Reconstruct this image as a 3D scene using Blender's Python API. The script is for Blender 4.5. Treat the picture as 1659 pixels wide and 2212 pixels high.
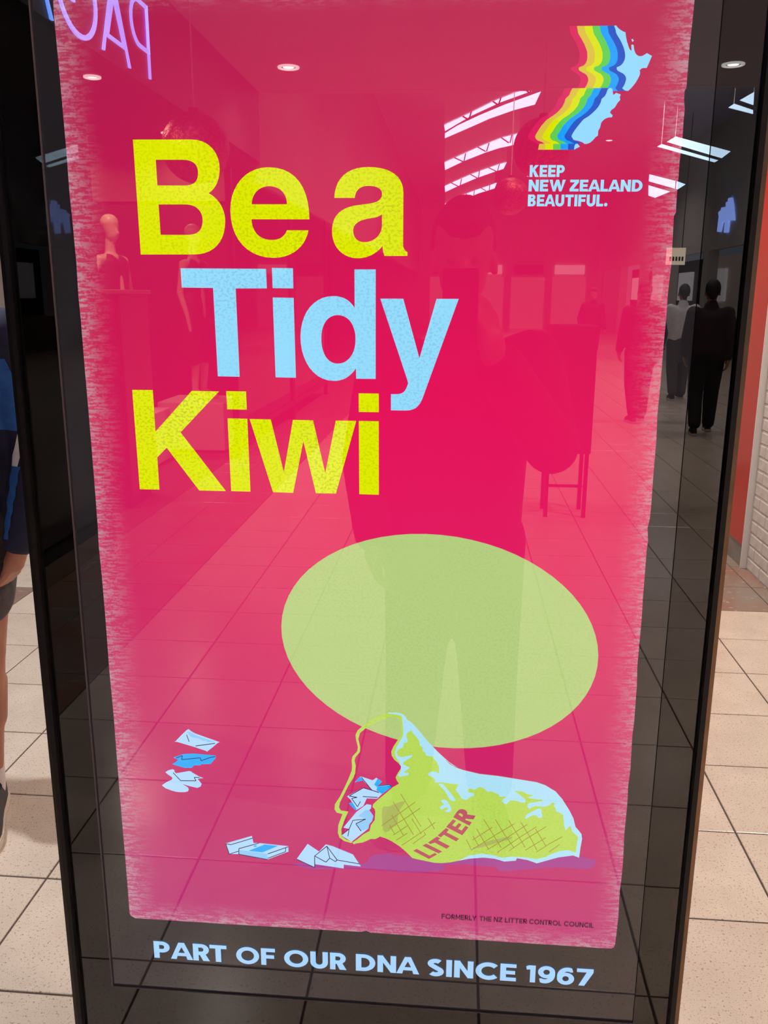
import bpy, bmesh, math, random
from mathutils import Vector, Matrix
from mathutils.bvhtree import BVHTree
from mathutils.geometry import tessellate_polygon

for o in list(bpy.data.objects):
    bpy.data.objects.remove(o, do_unlink=True)
scene = bpy.context.scene
C = scene.collection
random.seed(7)
PI = math.pi

# ------------------------------------------------------------------ camera, world, exposure
CAM_D, CAM_H = 0.8842, 1.5897            # metres in front of the kiosk glass (y = 0), height above the floor
cam_data = bpy.data.cameras.new('camera')
cam_data.sensor_fit = 'HORIZONTAL'
cam_data.sensor_width = 36.0
cam_data.lens = 40.6585
cam_data.clip_start = 0.02
cam_data.clip_end = 200
cam = bpy.data.objects.new('camera', cam_data)
C.objects.link(cam)
right = Vector((0.9963466, 0.0852736, 0.0046778))
down = Vector((0.0250735, -0.2397224, -0.9705176))
fwd = Vector((-0.0816381, 0.9670892, -0.2409847))
m = Matrix((right, -down, -fwd)).transposed().to_4x4()
m.translation = Vector((0.0, -CAM_D, CAM_H))
cam.matrix_world = m
scene.camera = cam

world = bpy.data.worlds.new('world')
scene.world = world
world.use_nodes = True
world.node_tree.nodes['Background'].inputs[0].default_value = (0.75, 0.85, 1.0, 1)
world.node_tree.nodes['Background'].inputs[1].default_value = 0.4

vs = scene.view_settings
scene.display_settings.display_device = 'sRGB'
vs.view_transform = 'Standard'
vs.look = 'None'
vs.exposure = 0.0
vs.gamma = 1.0
vs.use_curve_mapping = False

# ------------------------------------------------------------------ helpers
def lin(c):
    c /= 255.0
    return c / 12.92 if c <= 0.04045 else ((c + 0.055) / 1.055) ** 2.4

def rgb(r, g, b):
    return (lin(r), lin(g), lin(b), 1.0)

def mat(name, col, rough=0.5, metal=0.0, emit=None, strength=1.0, spec=0.5):
    mt = bpy.data.materials.new(name)
    mt.use_nodes = True
    b = mt.node_tree.nodes['Principled BSDF']
    b.inputs['Base Color'].default_value = col
    b.inputs['Roughness'].default_value = rough
    b.inputs['Metallic'].default_value = metal
    b.inputs['Specular IOR Level'].default_value = spec
    if emit:
        b.inputs['Emission Color'].default_value = emit
        b.inputs['Emission Strength'].default_value = strength
    return mt

class NT:
    """small node-tree builder"""
    def __init__(self, mt):
        self.t = mt.node_tree
        self.n, self.l = self.t.nodes, self.t.links
    def add(self, kind, **kw):
        nd = self.n.new(kind)
        for k, v in kw.items():
            setattr(nd, k, v)
        return nd
    def put(self, sock, v):
        if hasattr(v, 'is_linked'):
            self.l.new(v, sock)
        elif v is not None:
            sock.default_value = v
    def math(self, op, a, b=None, c=None, clamp=False):
        nd = self.add('ShaderNodeMath', operation=op, use_clamp=clamp)
        for s, v in zip(nd.inputs, (a, b, c)):
            self.put(s, v)
        return nd.outputs[0]
    def noise(self, vec, scale, detail=3.0, rough=0.6):
        nd = self.add('ShaderNodeTexNoise')
        self.l.new(vec, nd.inputs['Vector'])
        nd.inputs['Scale'].default_value = scale
        nd.inputs['Detail'].default_value = detail
        nd.inputs['Roughness'].default_value = rough
        return nd.outputs[0]
    def mapping(self, vec, scale):
        nd = self.add('ShaderNodeMapping')
        self.l.new(vec, nd.inputs[0])
        nd.inputs['Scale'].default_value = scale
        return nd.outputs[0]
    def mix(self, fac, a, b):
        nd = self.add('ShaderNodeMix', data_type='RGBA')
        self.put(nd.inputs[0], fac)
        self.put(nd.inputs[6], a)
        self.put(nd.inputs[7], b)
        return nd.outputs[2]
    def ramp(self, fac, lo, hi):
        nd = self.add('ShaderNodeMapRange')
        self.l.new(fac, nd.inputs[0])
        nd.inputs[1].default_value, nd.inputs[2].default_value = lo, hi
        return nd.outputs[0]
    def objco(self):
        return self.add('ShaderNodeTexCoord').outputs['Object']

def grain(name, col, col2, scale, rough=0.5, lo=0.4, hi=0.6, stretch=(1, 1, 1), metal=0.0, bump=0.0, spec=0.5):
    mt = mat(name, col, rough, metal, spec=spec)
    t = NT(mt)
    b = t.n['Principled BSDF']
    v = t.noise(t.mapping(t.objco(), stretch), scale)
    t.l.new(t.mix(t.ramp(v, lo, hi), col, col2), b.inputs['Base Color'])
    if bump:
        bp = t.add('ShaderNodeBump')
        bp.inputs['Strength'].default_value = bump
        bp.inputs['Distance'].default_value = 0.01
        t.l.new(v, bp.inputs['Height'])
        t.l.new(bp.outputs[0], b.inputs['Normal'])
    return mt

def link(name, me, m=None, parent=None):
    o = bpy.data.objects.new(name, me)
    C.objects.link(o)
    if m is not None and me is not None and len(me.materials) == 0:
        me.materials.append(m)
    if parent is not None:
        o.parent = parent
    return o

def obj(name, bm, m, parent=None, smooth=False):
    me = bpy.data.meshes.new(name)
    bmesh.ops.recalc_face_normals(bm, faces=bm.faces[:])
    bm.to_mesh(me)
    bm.free()
    if smooth:
        me.polygons.foreach_set('use_smooth', [True] * len(me.polygons))
    return link(name, me, m, parent)

def tag(o, label=None, cat=None, group=None, kind=None):
    if label: o['label'] = label
    if cat: o['category'] = cat
    if group: o['group'] = group
    if kind: o['kind'] = kind
    return o

def thing(name, label, cat, loc=(0, 0, 0), group=None):
    o = bpy.data.objects.new(name, None)
    o.empty_display_size = 0.1
    C.objects.link(o)
    o.location = loc
    return tag(o, label, cat, group)

def rel(o, parent):
    """parent keeping world coordinates of the mesh (parents only carry a location)"""
    o.parent = parent
    o.location = o.location - parent.location
    return o

def add_box(bm, x0, x1, y0, y1, z0, z1, bevel=0.0):
    r = bmesh.ops.create_cube(bm, size=1.0)
    vs_ = r['verts']
    for v in vs_:
        v.co = Vector(((x0 + x1) / 2 + v.co.x * (x1 - x0), (y0 + y1) / 2 + v.co.y * (y1 - y0), (z0 + z1) / 2 + v.co.z * (z1 - z0)))
    if bevel:
        es = {e for v in vs_ for e in v.link_edges}
        bmesh.ops.bevel(bm, geom=list(es), offset=bevel, segments=2, affect='EDGES', profile=0.5)

def box(name, x0, x1, y0, y1, z0, z1, m, parent=None, bevel=0.0):
    bm = bmesh.new()
    add_box(bm, x0, x1, y0, y1, z0, z1, bevel)
    o = obj(name, bm, m)
    return rel(o, parent) if parent else o

def struct(o):
    o['kind'] = 'structure'
    return o

def fill(bm, loops, to3):
    """flat polygon with holes -> faces; to3 maps 2-D point to 3-D"""
    vv = [[Vector((p[0], p[1], 0)) for p in lp] for lp in loops]
    flat = [bm.verts.new(to3(p)) for lp in loops for p in lp]
    for tri in tessellate_polygon(vv):
        try:
            bm.faces.new([flat[i] for i in tri])
        except ValueError:
            pass
    return flat

def prism(bm, loops, to3, depth):
    """polygon with holes extruded by the vector depth"""
    d = Vector(depth)
    vv = [[Vector((p[0], p[1], 0)) for p in lp] for lp in loops]
    a = [bm.verts.new(to3(p)) for lp in loops for p in lp]
    b = [bm.verts.new(Vector(to3(p)) + d) for lp in loops for p in lp]
    for tri in tessellate_polygon(vv):
        try:
            bm.faces.new([a[i] for i in tri])
            bm.faces.new([b[i] for i in reversed(tri)])
        except ValueError:
            pass
    k = 0
    for lp in loops:
        n = len(lp)
        for i in range(n):
            j = (i + 1) % n
            try:
                bm.faces.new((a[k + i], a[k + j], b[k + j], b[k + i]))
            except ValueError:
                pass
        k += n

def tube(bm, pts, r, seg=8):
    pts = [Vector(p) for p in pts]
    rings = []
    for i, p in enumerate(pts):
        t = (pts[min(i + 1, len(pts) - 1)] - pts[max(i - 1, 0)]).normalized()
        u = t.cross(Vector((0, 0, 1)))
        if u.length < 1e-3:
            u = t.cross(Vector((1, 0, 0)))
        u.normalize()
        w = t.cross(u).normalized()
        rings.append([bm.verts.new(p + (u * math.cos(2 * PI * k / seg) + w * math.sin(2 * PI * k / seg)) * r) for k in range(seg)])
    for a, b in zip(rings, rings[1:]):
        for k in range(seg):
            bm.faces.new((a[k], a[(k + 1) % seg], b[(k + 1) % seg], b[k]))
    bm.faces.new(rings[0][::-1])
    bm.faces.new(rings[-1])

def lathe(bm, prof, cx, cy, seg=32):
    rings = [[bm.verts.new((cx + r * math.cos(2 * PI * k / seg), cy + r * math.sin(2 * PI * k / seg), z)) for k in range(seg)] for r, z in prof]
    for a, b in zip(rings, rings[1:]):
        for k in range(seg):
            bm.faces.new((a[k], a[(k + 1) % seg], b[(k + 1) % seg], b[k]))
    bm.faces.new(rings[0][::-1])
    bm.faces.new(rings[-1])

def capsule(bm, p0, r0, p1, r1, seg=14):
    p0, p1 = Vector(p0), Vector(p1)
    ax = p1 - p0
    L = ax.length
    q = Vector((0, 0, 1)).rotation_difference(ax.normalized()) if L > 1e-6 else Matrix.Identity(3).to_quaternion()
    prof = [(r0 * math.sin(a), -r0 * math.cos(a)) for a in [PI / 2 * i / 5 for i in range(1, 6)]]
    prof += [(r1 * math.cos(a), L + r1 * math.sin(a)) for a in [PI / 2 * i / 5 for i in range(0, 5)]]
    rings = [[bm.verts.new(p0 + q @ Vector((r * math.cos(2 * PI * k / seg), r * math.sin(2 * PI * k / seg), z))) for k in range(seg)] for r, z in prof]
    for a, b in zip(rings, rings[1:]):
        for k in range(seg):
            bm.faces.new((a[k], a[(k + 1) % seg], b[(k + 1) % seg], b[k]))
    bm.faces.new(rings[0][::-1])
    bm.faces.new(rings[-1])

def blob(name, caps, m, parent=None, voxel=0.012, smooth=3, boxes=()):
    """one continuous surface grown over tapered capsules (voxel union, then smoothed)"""
    bm = bmesh.new()
    for c in caps:
        capsule(bm, *c)
    for b in boxes:
        add_box(bm, *b)
    me = bpy.data.meshes.new(name)
    bm.to_mesh(me)
    bm.free()
    tmp = bpy.data.objects.new('tmp', me)
    C.objects.link(tmp)
    r = tmp.modifiers.new('r', 'REMESH')
    r.mode = 'VOXEL'
    r.voxel_size = voxel
    if smooth:
        s = tmp.modifiers.new('s', 'SMOOTH')
        s.factor = 0.5
        s.iterations = smooth
    dg = bpy.context.evaluated_depsgraph_get()
    out = bpy.data.meshes.new_from_object(tmp.evaluated_get(dg))
    bpy.data.objects.remove(tmp, do_unlink=True)
    bpy.data.meshes.remove(me)
    out.name = name
    out.polygons.foreach_set('use_smooth', [True] * len(out.polygons))
    out.materials.clear()
    o = link(name, out, m)
    return rel(o, parent) if parent else o

def chain(joints):
    """[(p, r), ...] -> capsules"""
    return [(a[0], a[1], b[0], b[1]) for a, b in zip(joints, joints[1:])]

# ------------------------------------------------------------------ materials of the place
M = {}
M['tile'] = mat('cream_terrazzo', rgb(214, 196, 180), 0.22, spec=0.5)
t = NT(M['tile']); b = t.n['Principled BSDF']
geo = t.add('ShaderNodeNewGeometry').outputs['Position']
info = t.add('ShaderNodeObjectInfo').outputs['Random']
spk = t.ramp(t.noise(geo, 150, 2, 0.6), 0.60, 0.68)
spk2 = t.ramp(t.noise(geo, 320, 1, 0.5), 0.64, 0.72)
base = t.mix(t.ramp(t.noise(geo, 5, 3), 0.35, 0.65), rgb(218, 200, 184), rgb(205, 187, 171))
base = t.mix(t.math('MULTIPLY', info, 0.35), base, rgb(198, 180, 166))
c1 = t.mix(spk, base, rgb(158, 134, 114))
c2 = t.mix(t.math('MULTIPLY', spk2, 0.7), c1, rgb(128, 106, 94))
t.l.new(c2, b.inputs['Base Color'])
M['marble'] = mat('brown_marble', rgb(120, 98, 86), 0.2)
t = NT(M['marble']); b = t.n['Principled BSDF']
geo = t.add('ShaderNodeNewGeometry').outputs['Position']
v1 = t.noise(t.mapping(geo, (14, 30, 1)), 1.0, 4, 0.65)
base = t.mix(t.ramp(t.noise(geo, 3.0, 3), 0.4, 0.62), rgb(138, 124, 114), rgb(146, 110, 96))
t.l.new(t.mix(t.ramp(v1, 0.6, 0.72), base, rgb(206, 190, 178)), b.inputs['Base Color'])
M['grout'] = grain('grout', rgb(88, 70, 61), rgb(74, 59, 52), 40, 0.8)
M['ceiling'] = grain('ceiling_paint', rgb(176, 168, 186), rgb(170, 162, 180), 2, 0.75)
M['wall'] = grain('wall_paint', rgb(206, 198, 190), rgb(196, 189, 182), 3, 0.6)
M['fascia'] = grain('dark_fascia', rgb(52, 40, 44), rgb(44, 34, 40), 3, 0.45)
M['shop_dark'] = grain('dark_shop_wall', rgb(44, 34, 34), rgb(34, 27, 28), 4, 0.6)
M['shop_tan'] = grain('shop_band', rgb(150, 112, 84), rgb(138, 102, 78), 4, 0.6)
M['brick'] = grain('white_brick', rgb(204, 192, 184), rgb(192, 180, 172), 14, 0.75, bump=0.12)
M['mortar'] = grain('mortar', rgb(196, 185, 177), rgb(188, 177, 169), 40, 0.85)
M['red'] = grain('red_acrylic', rgb(186, 34, 14), rgb(180, 32, 13), 2, 0.12)
M['kick'] = grain('grey_kick_plate', rgb(130, 120, 112), rgb(120, 111, 104), 8, 0.4)
M['black'] = grain('black_powder_coat', rgb(16, 12, 14), rgb(22, 17, 19), 60, 0.42, spec=0.3)
M['bezel'] = mat('black_back_painted_glass', (0.0012, 0.0008, 0.0009, 1), 0.0)
M['bezel'].node_tree.nodes['Principled BSDF'].inputs['IOR'].default_value = 1.74
M['bronze'] = grain('bronze_trim', rgb(122, 96, 76), rgb(112, 88, 70), 30, 0.32, metal=1.0)
M['lcd_rim'] = mat('lcd_rim', rgb(112, 102, 102), 0.5)
M['white_light'] = mat('lamp_disc', (1, 1, 1, 1), 0.5, emit=(1.0, 0.95, 0.86, 1), strength=16)
M['white_trim'] = mat('lamp_ring', rgb(240, 238, 234), 0.35, emit=(1.0, 0.96, 0.9, 1), strength=4)
M['sky_glass'] = mat('daylit_glazing', (0.8, 0.9, 1, 1), 0.3, emit=(0.55, 0.78, 1.0, 1), strength=9.5)
M['frame_white'] = mat('white_frame', rgb(225, 222, 220), 0.5)
M['violet'] = mat('violet_sign_letter', rgb(160, 150, 240), 0.4, emit=(0.13, 0.30, 0.95, 1), strength=8.5)
M['blue_sign'] = mat('blue_white_sign_letter', rgb(160, 180, 240), 0.4, emit=(0.25, 0.38, 0.95, 1), strength=6.5)
M['cream_sign'] = mat('cream_lightbox', rgb(235, 220, 190), 0.5, emit=(1.0, 0.82, 0.6, 1), strength=2.2)
M['ink'] = mat('sign_ink', rgb(30, 24, 22), 0.6)
M['shop_light'] = mat('lit_shop_window', rgb(230, 215, 205), 0.5, emit=(1.0, 0.8, 0.72, 1), strength=0.2)
M['shop_light2'] = mat('lit_shop_back', rgb(230, 225, 225), 0.5, emit=(1.0, 0.92, 0.95, 1), strength=0.9)

def glass_mat(name, ior, tint=(1, 1, 1, 1)):
    mt = bpy.data.materials.new(name)
    mt.use_nodes = True
    t = NT(mt)
    t.n.remove(t.n['Principled BSDF'])
    fr = t.add('ShaderNodeFresnel'); fr.inputs[0].default_value = ior
    tr = t.add('ShaderNodeBsdfTransparent'); tr.inputs[0].default_value = tint
    gl = t.add('ShaderNodeBsdfGlossy'); gl.inputs['Roughness'].default_value = 0.0
    mx = t.add('ShaderNodeMixShader')
    t.l.new(fr.outputs[0], mx.inputs[0]); t.l.new(tr.outputs[0], mx.inputs[1]); t.l.new(gl.outputs[0], mx.inputs[2])
    t.l.new(mx.outputs[0], t.n['Material Output'].inputs[0])
    return mt
M['kiosk_glass'] = glass_mat('kiosk_glass', 1.05)
M['shop_glass'] = glass_mat('shop_glass', 1.75)

# ------------------------------------------------------------------ floor with its tiles
T, TX0, TY0 = 0.4, -1.1178, 1.1446
floor = struct(box('floor', -14, 14, -46, 9, -0.06, -0.003, M['grout']))

def tile_bm(bm, cx, cy, s=0.1970, h=0.012):
    c = 0.0015
    top = [bm.verts.new((cx + a * (s - c), cy + b_ * (s - c), 0.0)) for a, b_ in ((-1, -1), (1, -1), (1, 1), (-1, 1))]
    mid = [bm.verts.new((cx + a * s, cy + b_ * s, -c)) for a, b_ in ((-1, -1), (1, -1), (1, 1), (-1, 1))]
    bot = [bm.verts.new((cx + a * s, cy + b_ * s, -h)) for a, b_ in ((-1, -1), (1, -1), (1, 1), (-1, 1))]
    bm.faces.new(top)
    for p, q in ((mid, top), (bot, mid)):
        for k in range(4):
            bm.faces.new((p[k], p[(k + 1) % 4], q[(k + 1) % 4], q[k]))

def tile_mesh(name, m):
    bm = bmesh.new(); tile_bm(bm, 0, 0)
    me = bpy.data.meshes.new(name); bm.to_mesh(me); bm.free(); me.materials.append(m)
    return me
tile_cream, tile_brown = tile_mesh('floor_tile', M['tile']), tile_mesh('floor_tile', M['marble'])

def is_brown(x, y):
    if x < TX0 - T and y < -0.9: return True           # marble border along the shopfront
    if y > TY0 + 6 * T and x > -0.6: return True       # marble border before the brick wall
    if x < TX0 - 3 * T and TY0 + 5 * T < y < TY0 + 6 * T: return True
    return False

cells = []
for i in range(-33, 38):
    for j in range(-118, 20):
        cells.append((TX0 + (i + 0.5) * T, TY0 + (j + 0.5) * T))
def seen(c):
    x, y = c
    dist = math.hypot(x, y + CAM_D) if y > 0 else math.hypot(x, CAM_D - y)
    if y > 0:
        return (x < -0.55 - 0.33 * y + 0.3 and x > -0.85 - 0.52 * (y + 0.6) and y < 5.2) or (x > 0.1 + 0.25 * y and x < 0.75 + 0.36 * (y + 0.6) and y < 5.2)
    return -1.9 - 0.1 * (-y) < x < 0.55 + 0.22 * (-y) + 0.3 and y > -6.6
near = sorted((c for c in cells if seen(c)), key=lambda c: abs(c[1]) + 0.4 * abs(c[0]))[:300]
near_set = set(near)
for x, y in near:
    o = bpy.data.objects.new('floor_tile', tile_brown if is_brown(x, y) else tile_cream)
    C.objects.link(o); o.location = (x, y, 0); o.parent = floor
for nm, flag, m_ in (('tile_field', False, M['tile']), ('marble_tile_field', True, M['marble'])):
    bm = bmesh.new()
    for c in cells:
        if c not in near_set and is_brown(*c) == flag and not (c[0] < -2.3 and -13.6 < c[1] < -1.0):
            tile_bm(bm, *c)
    o = obj(nm, bm, m_, floor); o['kind'] = 'stuff'

# ------------------------------------------------------------------ shell of the mall
CZ = 3.65
struct(box('ceiling', -7.5, 8.5, -8.75, 7.79, CZ, CZ + 0.25, M['ceiling']))
struct(box('ceiling', -2.15, 7.2, -46, -8.75, 6.25, 6.5, M['ceiling']))
struct(box('ceiling', -7.5, -2.31, -46, -8.76, CZ, CZ + 0.25, M['ceiling']))
struct(box('trim_1', -2.14, 6.99, -8.9, -8.76, CZ, 6.24, M['ceiling']))
struct(box('wall_left', -7.0, -6.8, -46, 8.0, 0, CZ, M['shop_dark']))
struct(box('wall_right', 7.0, 7.2, -46, 8.0, 2.9, 6.3, M['wall']))
struct(box('wall_far', -7.0, 8.5, -46.2, -46, 0, 6.3, M['wall']))
struct(box('wall_back', -7.0, 8.5, 7.8, 8.0, 0, CZ, M['wall']))
struct(box('trim_2', -2.3, -2.15, -46, -8.76, 2.75, 6.24, grain('grey_bulkhead', rgb(150, 142, 140), rgb(140, 132, 130), 3, 0.6)))
struct(box('trim_3', -2.25, -2.15, -8.75, -0.9, 2.965, CZ, M['fascia']))

# shop behind the left shopfront
struct(box('floor', -6.8, -2.25, -13.6, -1.0, -0.003, 0.002, grain('shop_carpet', rgb(96, 68, 52), rgb(84, 60, 46), 30, 0.8)))
struct(box('ceiling', -6.8, -2.31, -13.6, -1.0, 3.3, 3.4, M['shop_dark']))
struct(box('wall_side', -6.8, -2.25, -1.0, -0.85, 0, CZ, M['shop_dark']))
struct(box('wall_partition', -6.8, -2.31, -9.7, -9.5, 0.002, 3.3, M['shop_dark']))
struct(box('trim_4', -6.8, -2.31, -9.5, -9.47, 2.65, 3.3, M['shop_tan']))
for k, (y0, y1) in enumerate(((-13.5, -10.6), (-10.5, -7.6), (-4.3, -1.0))):
    w = struct(box('window_%d' % (k + 1), -2.21, -2.19, y0, y1, 0.25, 2.955, M['shop_glass']))
    rel(box('window_frame', -2.23, -2.17, y0, y1, 0.18, 0.25, M['black']), w)
    rel(box('window_frame', -2.23, -2.17, y0 - 0.03, y0 + 0.03, 0.0, 2.75, M['black']), w)
    rel(box('window_frame', -2.23, -2.17, y1 - 0.03, y1 + 0.03, 0.0, 2.75, M['black']), w)

# right-hand shops far behind the photographer: lit windows and signs between piers
for k in range(8):
    y0 = -44 + k * 4.6
    struct(box('wall_pier', 6.95, 7.25, y0 - 0.25, y0 + 0.25, 0, 2.9, M['wall']))
    bay = thing('shop_bay', ['lit shop window in the far right-hand row, %s from the end wall' % s for s in
          ('first', 'second', 'third', 'fourth', 'fifth', 'sixth', 'seventh', 'eighth')][k], 'shop window', (7.4, y0 + 2.3, 0), 'lit shop windows along the right wall')
    box('back_wall', 8.3, 8.4, y0 + 0.25, y0 + 4.35, 0, 2.9, M['shop_light'] if k % 2 else M['shop_dark'], bay)
    box('lit_panel', 8.2, 8.29, y0 + 0.9, y0 + 2.2 + 0.3 * (k % 3), 1.5, 2.5, M['shop_light2'], bay)
    box('counter', 7.5, 7.9, y0 + 1.0, y0 + 3.2, 0, 1.0, M['shop_tan'], bay)
for k in range(4):
    x0 = -1.6 + k * 2.1
    fs = thing('end_shop', 'lit shop at the far end of the hall, %s from the left' % ('first', 'second', 'third', 'fourth')[k], 'shop window', (x0 + 0.9, -45.9, 0), 'lit shops on the end wall')
    box('lit_opening', x0, x0 + 1.7, -46.0, -45.9, 0, 2.6, M['shop_light'], fs)
    box('sign_board', x0 + 0.1, x0 + 1.6, -45.98, -45.85, 2.75, 3.2, M['shop_light2'] if k % 2 else M['fascia'], fs)

# clerestory glazing of the tall hall (with its truss bars)
SKY_LEFT = [(18.65, [[-0.43, 5.07], [0.13, 5.31], [0.54, 5.5], [1.0, 5.67], [1.39, 5.78], [1.59, 5.77], [1.33, 5.7], [0.72, 5.5], [0.13, 5.25], [-0.19, 5.08], [-0.41, 4.96]]), (18.65, [[-0.41, 4.91], [-0.15, 5.06], [0.29, 5.25], [0.81, 5.45], [1.54, 5.69], [1.43, 5.45], [1.01, 5.35], [0.51, 5.19], [0.02, 4.99], [-0.41, 4.82]]), (23.06, [[-0.5, 4.96], [-0.24, 5.07], [0.38, 5.33], [0.94, 5.54], [1.4, 5.65], [1.3, 5.38], [0.9, 5.3], [0.53, 5.19], [-0.01, 4.99], [-0.48, 4.78]]), (27.93, [[-0.58, 4.95], [-0.36, 5.05], [0.24, 5.3], [1.07, 5.58], [1.32, 5.64], [1.23, 5.45], [0.96, 5.37], [0.42, 5.19], [-0.08, 4.99], [-0.56, 4.78]]), (32.49, [[-0.65, 4.88], [-0.12, 5.13], [0.43, 5.34], [1.2, 5.59], [1.13, 5.4], [0.58, 5.24], [0.02, 5.03], [-0.4, 4.84], [-0.64, 4.79]])]
SKY_BARS = [(18.65, [[-0.05, 5.23], [0.08, 5.16]]), (18.65, [[0.13, 5.32], [0.08, 5.16]]), (18.65, [[0.56, 5.51], [0.67, 5.44]]), (18.65, [[0.73, 5.58], [0.68, 5.44]]), (18.65, [[1.21, 5.73], [1.3, 5.66]]), (18.65, [[1.35, 5.77], [1.31, 5.66]]), (23.06, [[-0.25, 5.07], [-0.02, 4.97]]), (23.06, [[0.04, 5.17], [0.0, 4.97]]), (23.06, [[0.34, 5.32], [0.55, 5.21]]), (23.06, [[0.63, 5.41], [0.57, 5.21]]), (23.06, [[0.93, 5.54], [1.13, 5.41]]), (23.06, [[1.2, 5.6], [1.16, 5.41]]), (27.93, [[-0.39, 5.05], [-0.14, 4.93]]), (27.93, [[-0.06, 5.16], [-0.1, 4.93]]), (27.93, [[0.21, 5.29], [0.44, 5.17]]), (27.93, [[0.49, 5.4], [0.46, 5.17]]), (27.93, [[0.76, 5.48], [1.01, 5.37]]), (27.93, [[1.1, 5.59], [1.04, 5.37]]), (32.49, [[-0.51, 4.98], [-0.31, 4.84]]), (32.49, [[-0.12, 5.11], [-0.14, 4.94]]), (32.49, [[0.09, 5.21], [0.25, 5.11]]), (32.49, [[0.4, 5.33], [0.39, 5.16]]), (32.49, [[0.64, 5.41], [0.82, 5.31]]), (32.49, [[0.95, 5.51], [0.94, 5.34]])]
SKY_RIGHT = [(16.5, [[4.92, 5.05], [5.15, 5.18], [5.16, 4.97]]), (16.5, [[4.73, 4.93], [4.82, 4.99], [5.16, 4.88], [5.17, 4.82]]), (21, [[4.65, 5.08], [4.83, 5.19], [6.09, 4.86], [5.91, 4.72]]), (21, [[4.44, 4.98], [4.53, 5.03], [5.83, 4.67], [5.76, 4.63]]), (25.5, [[5.19, 4.95], [6.0, 4.75], [6.2, 4.68], [6.0, 4.55], [5.19, 4.77]]), (25.5, [[5.19, 4.66], [5.79, 4.49], [5.4, 4.33], [5.21, 4.39]])]
n_win = 4
for k, (Y, poly) in enumerate(SKY_LEFT + SKY_RIGHT):
    bm = bmesh.new()
    prism(bm, [poly], lambda p, Y=Y: (p[0], -Y, p[1]), (0, -0.04, 0))
    w = struct(obj('window_%d' % n_win, bm, M['sky_glass']))
    n_win += 1
    if k < len(SKY_LEFT):
        n = len(poly); top = poly[:(n + 1) // 2]
        bm = bmesh.new()
        prism(bm, [[(top[0][0], 6.25)] + [(p[0], p[1] + 0.02) for p in top] + [(top[-1][0], 6.25)]], lambda p, Y=Y: (p[0], -Y - 0.02, p[1]), (0, -0.06, 0))
        if k != 1:
            obj('gable_panel', bm, M['frame_white'], w)
        else:
            bm.free()
    else:
        xs = [p[0] for p in poly]
        bm = bmesh.new()
        zt = max(p[1] for p in poly)
        tube(bm, [(xs[1], -Y - 0.02, zt - 0.05), (xs[1], -Y - 0.02, 6.25)], 0.007, 6)
        obj('hanger', bm, M['frame_white'], w)
    for Yb, (p, q) in SKY_BARS:
        if abs(Yb - Y) < 0.01 and k < len(SKY_LEFT) and k != 1:
            bm = bmesh.new(); tube(bm, [(p[0], -Y + 0.03, p[1]), (q[0], -Y + 0.03, q[1])], 0.016, 6)
            obj('truss_bar', bm, M['fascia'], w)

# ------------------------------------------------------------------ downlights (each with its own light)
def downlight(x, y, z, label, power, group, r=0.085, col=(1.0, 0.9, 0.78), spread=125):
    tl = thing('downlight', label, 'ceiling light', (x, y, z), group)
    bm = bmesh.new()
    prof = [(r, 0.0), (r, -0.012), (r * 0.8, -0.016), (r * 0.78, 0.0)]
    rings = [[bm.verts.new((q * math.cos(2 * PI * k / 28), q * math.sin(2 * PI * k / 28), zz)) for k in range(28)] for q, zz in prof]
    for a, b_ in zip(rings, rings[1:] + rings[:1]):
        for k in range(28):
            bm.faces.new((a[k], a[(k + 1) % 28], b_[(k + 1) % 28], b_[k]))
    obj('ring', bm, M['white_trim'], tl, True)
    bm = bmesh.new(); lathe(bm, [(r * 0.5, -0.002), (r * 0.5, -0.006)], 0, 0, 24)
    obj('lamp_disc', bm, M['white_light'], tl)
    if power:
        ld = bpy.data.lights.new('downlight_lamp', 'AREA')
        ld.shape = 'DISK'; ld.size = r * 1.0; ld.energy = power; ld.color = col
        ld.spread = math.radians(spread)
        lo = bpy.data.objects.new('downlight_lamp', ld); C.objects.link(lo)
        lo.parent = tl; lo.location = (0, 0, -0.03)
    return tl
LAMPS = [  # x, y, watts, colour, where
    (-1.64, -7.78, 44, (1.0, 0.9, 0.8), 'left one at the edge of the flat ceiling'), (2.41, -7.95, 44, (1.0, 0.9, 0.8), 'middle one at the edge of the flat ceiling'),
    (6.3, -7.8, 44, (1.0, 0.9, 0.8), 'right one at the edge of the flat ceiling'),
    (-1.64, -4.4, 26, (1.0, 0.9, 0.8), 'beside the violet letters'), (2.41, -4.4, 62, (1.0, 0.88, 0.76), 'in the middle between letters and photographer'),
    (6.3, -4.4, 44, (1.0, 0.88, 0.76), 'far right, level with the violet letters'),
    (-1.64, -1.0, 6, (1.0, 0.92, 0.84), 'left of the photographer'), (2.41, -1.0, 62, (1.0, 0.88, 0.76), 'right of the photographer'),
    (6.3, -1.0, 44, (1.0, 0.88, 0.76), 'far right, level with the photographer'),
    (-2.2, 1.5, 56, (0.90, 0.97, 1.0), 'unseen, placed to light the floor left of the kiosk'), (0.95, 2.7, 36, (1.0, 0.84, 0.70), 'unseen, placed behind the kiosk to light the brick wall'),  # both unseen, positioned to brighten the left floor and the brick wall
    (-2.0, 5.6, 50, (0.92, 0.97, 1.0), 'left one nearest the back wall'), (0.75, 5.2, 62, (1.0, 0.86, 0.74), 'unseen, placed to light the red pilaster'),  # second one unseen, positioned to brighten the pilaster and brick
    (5.2, 3.0, 40, (1.0, 0.88, 0.76), 'beyond the brick wall'),
]
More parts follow.
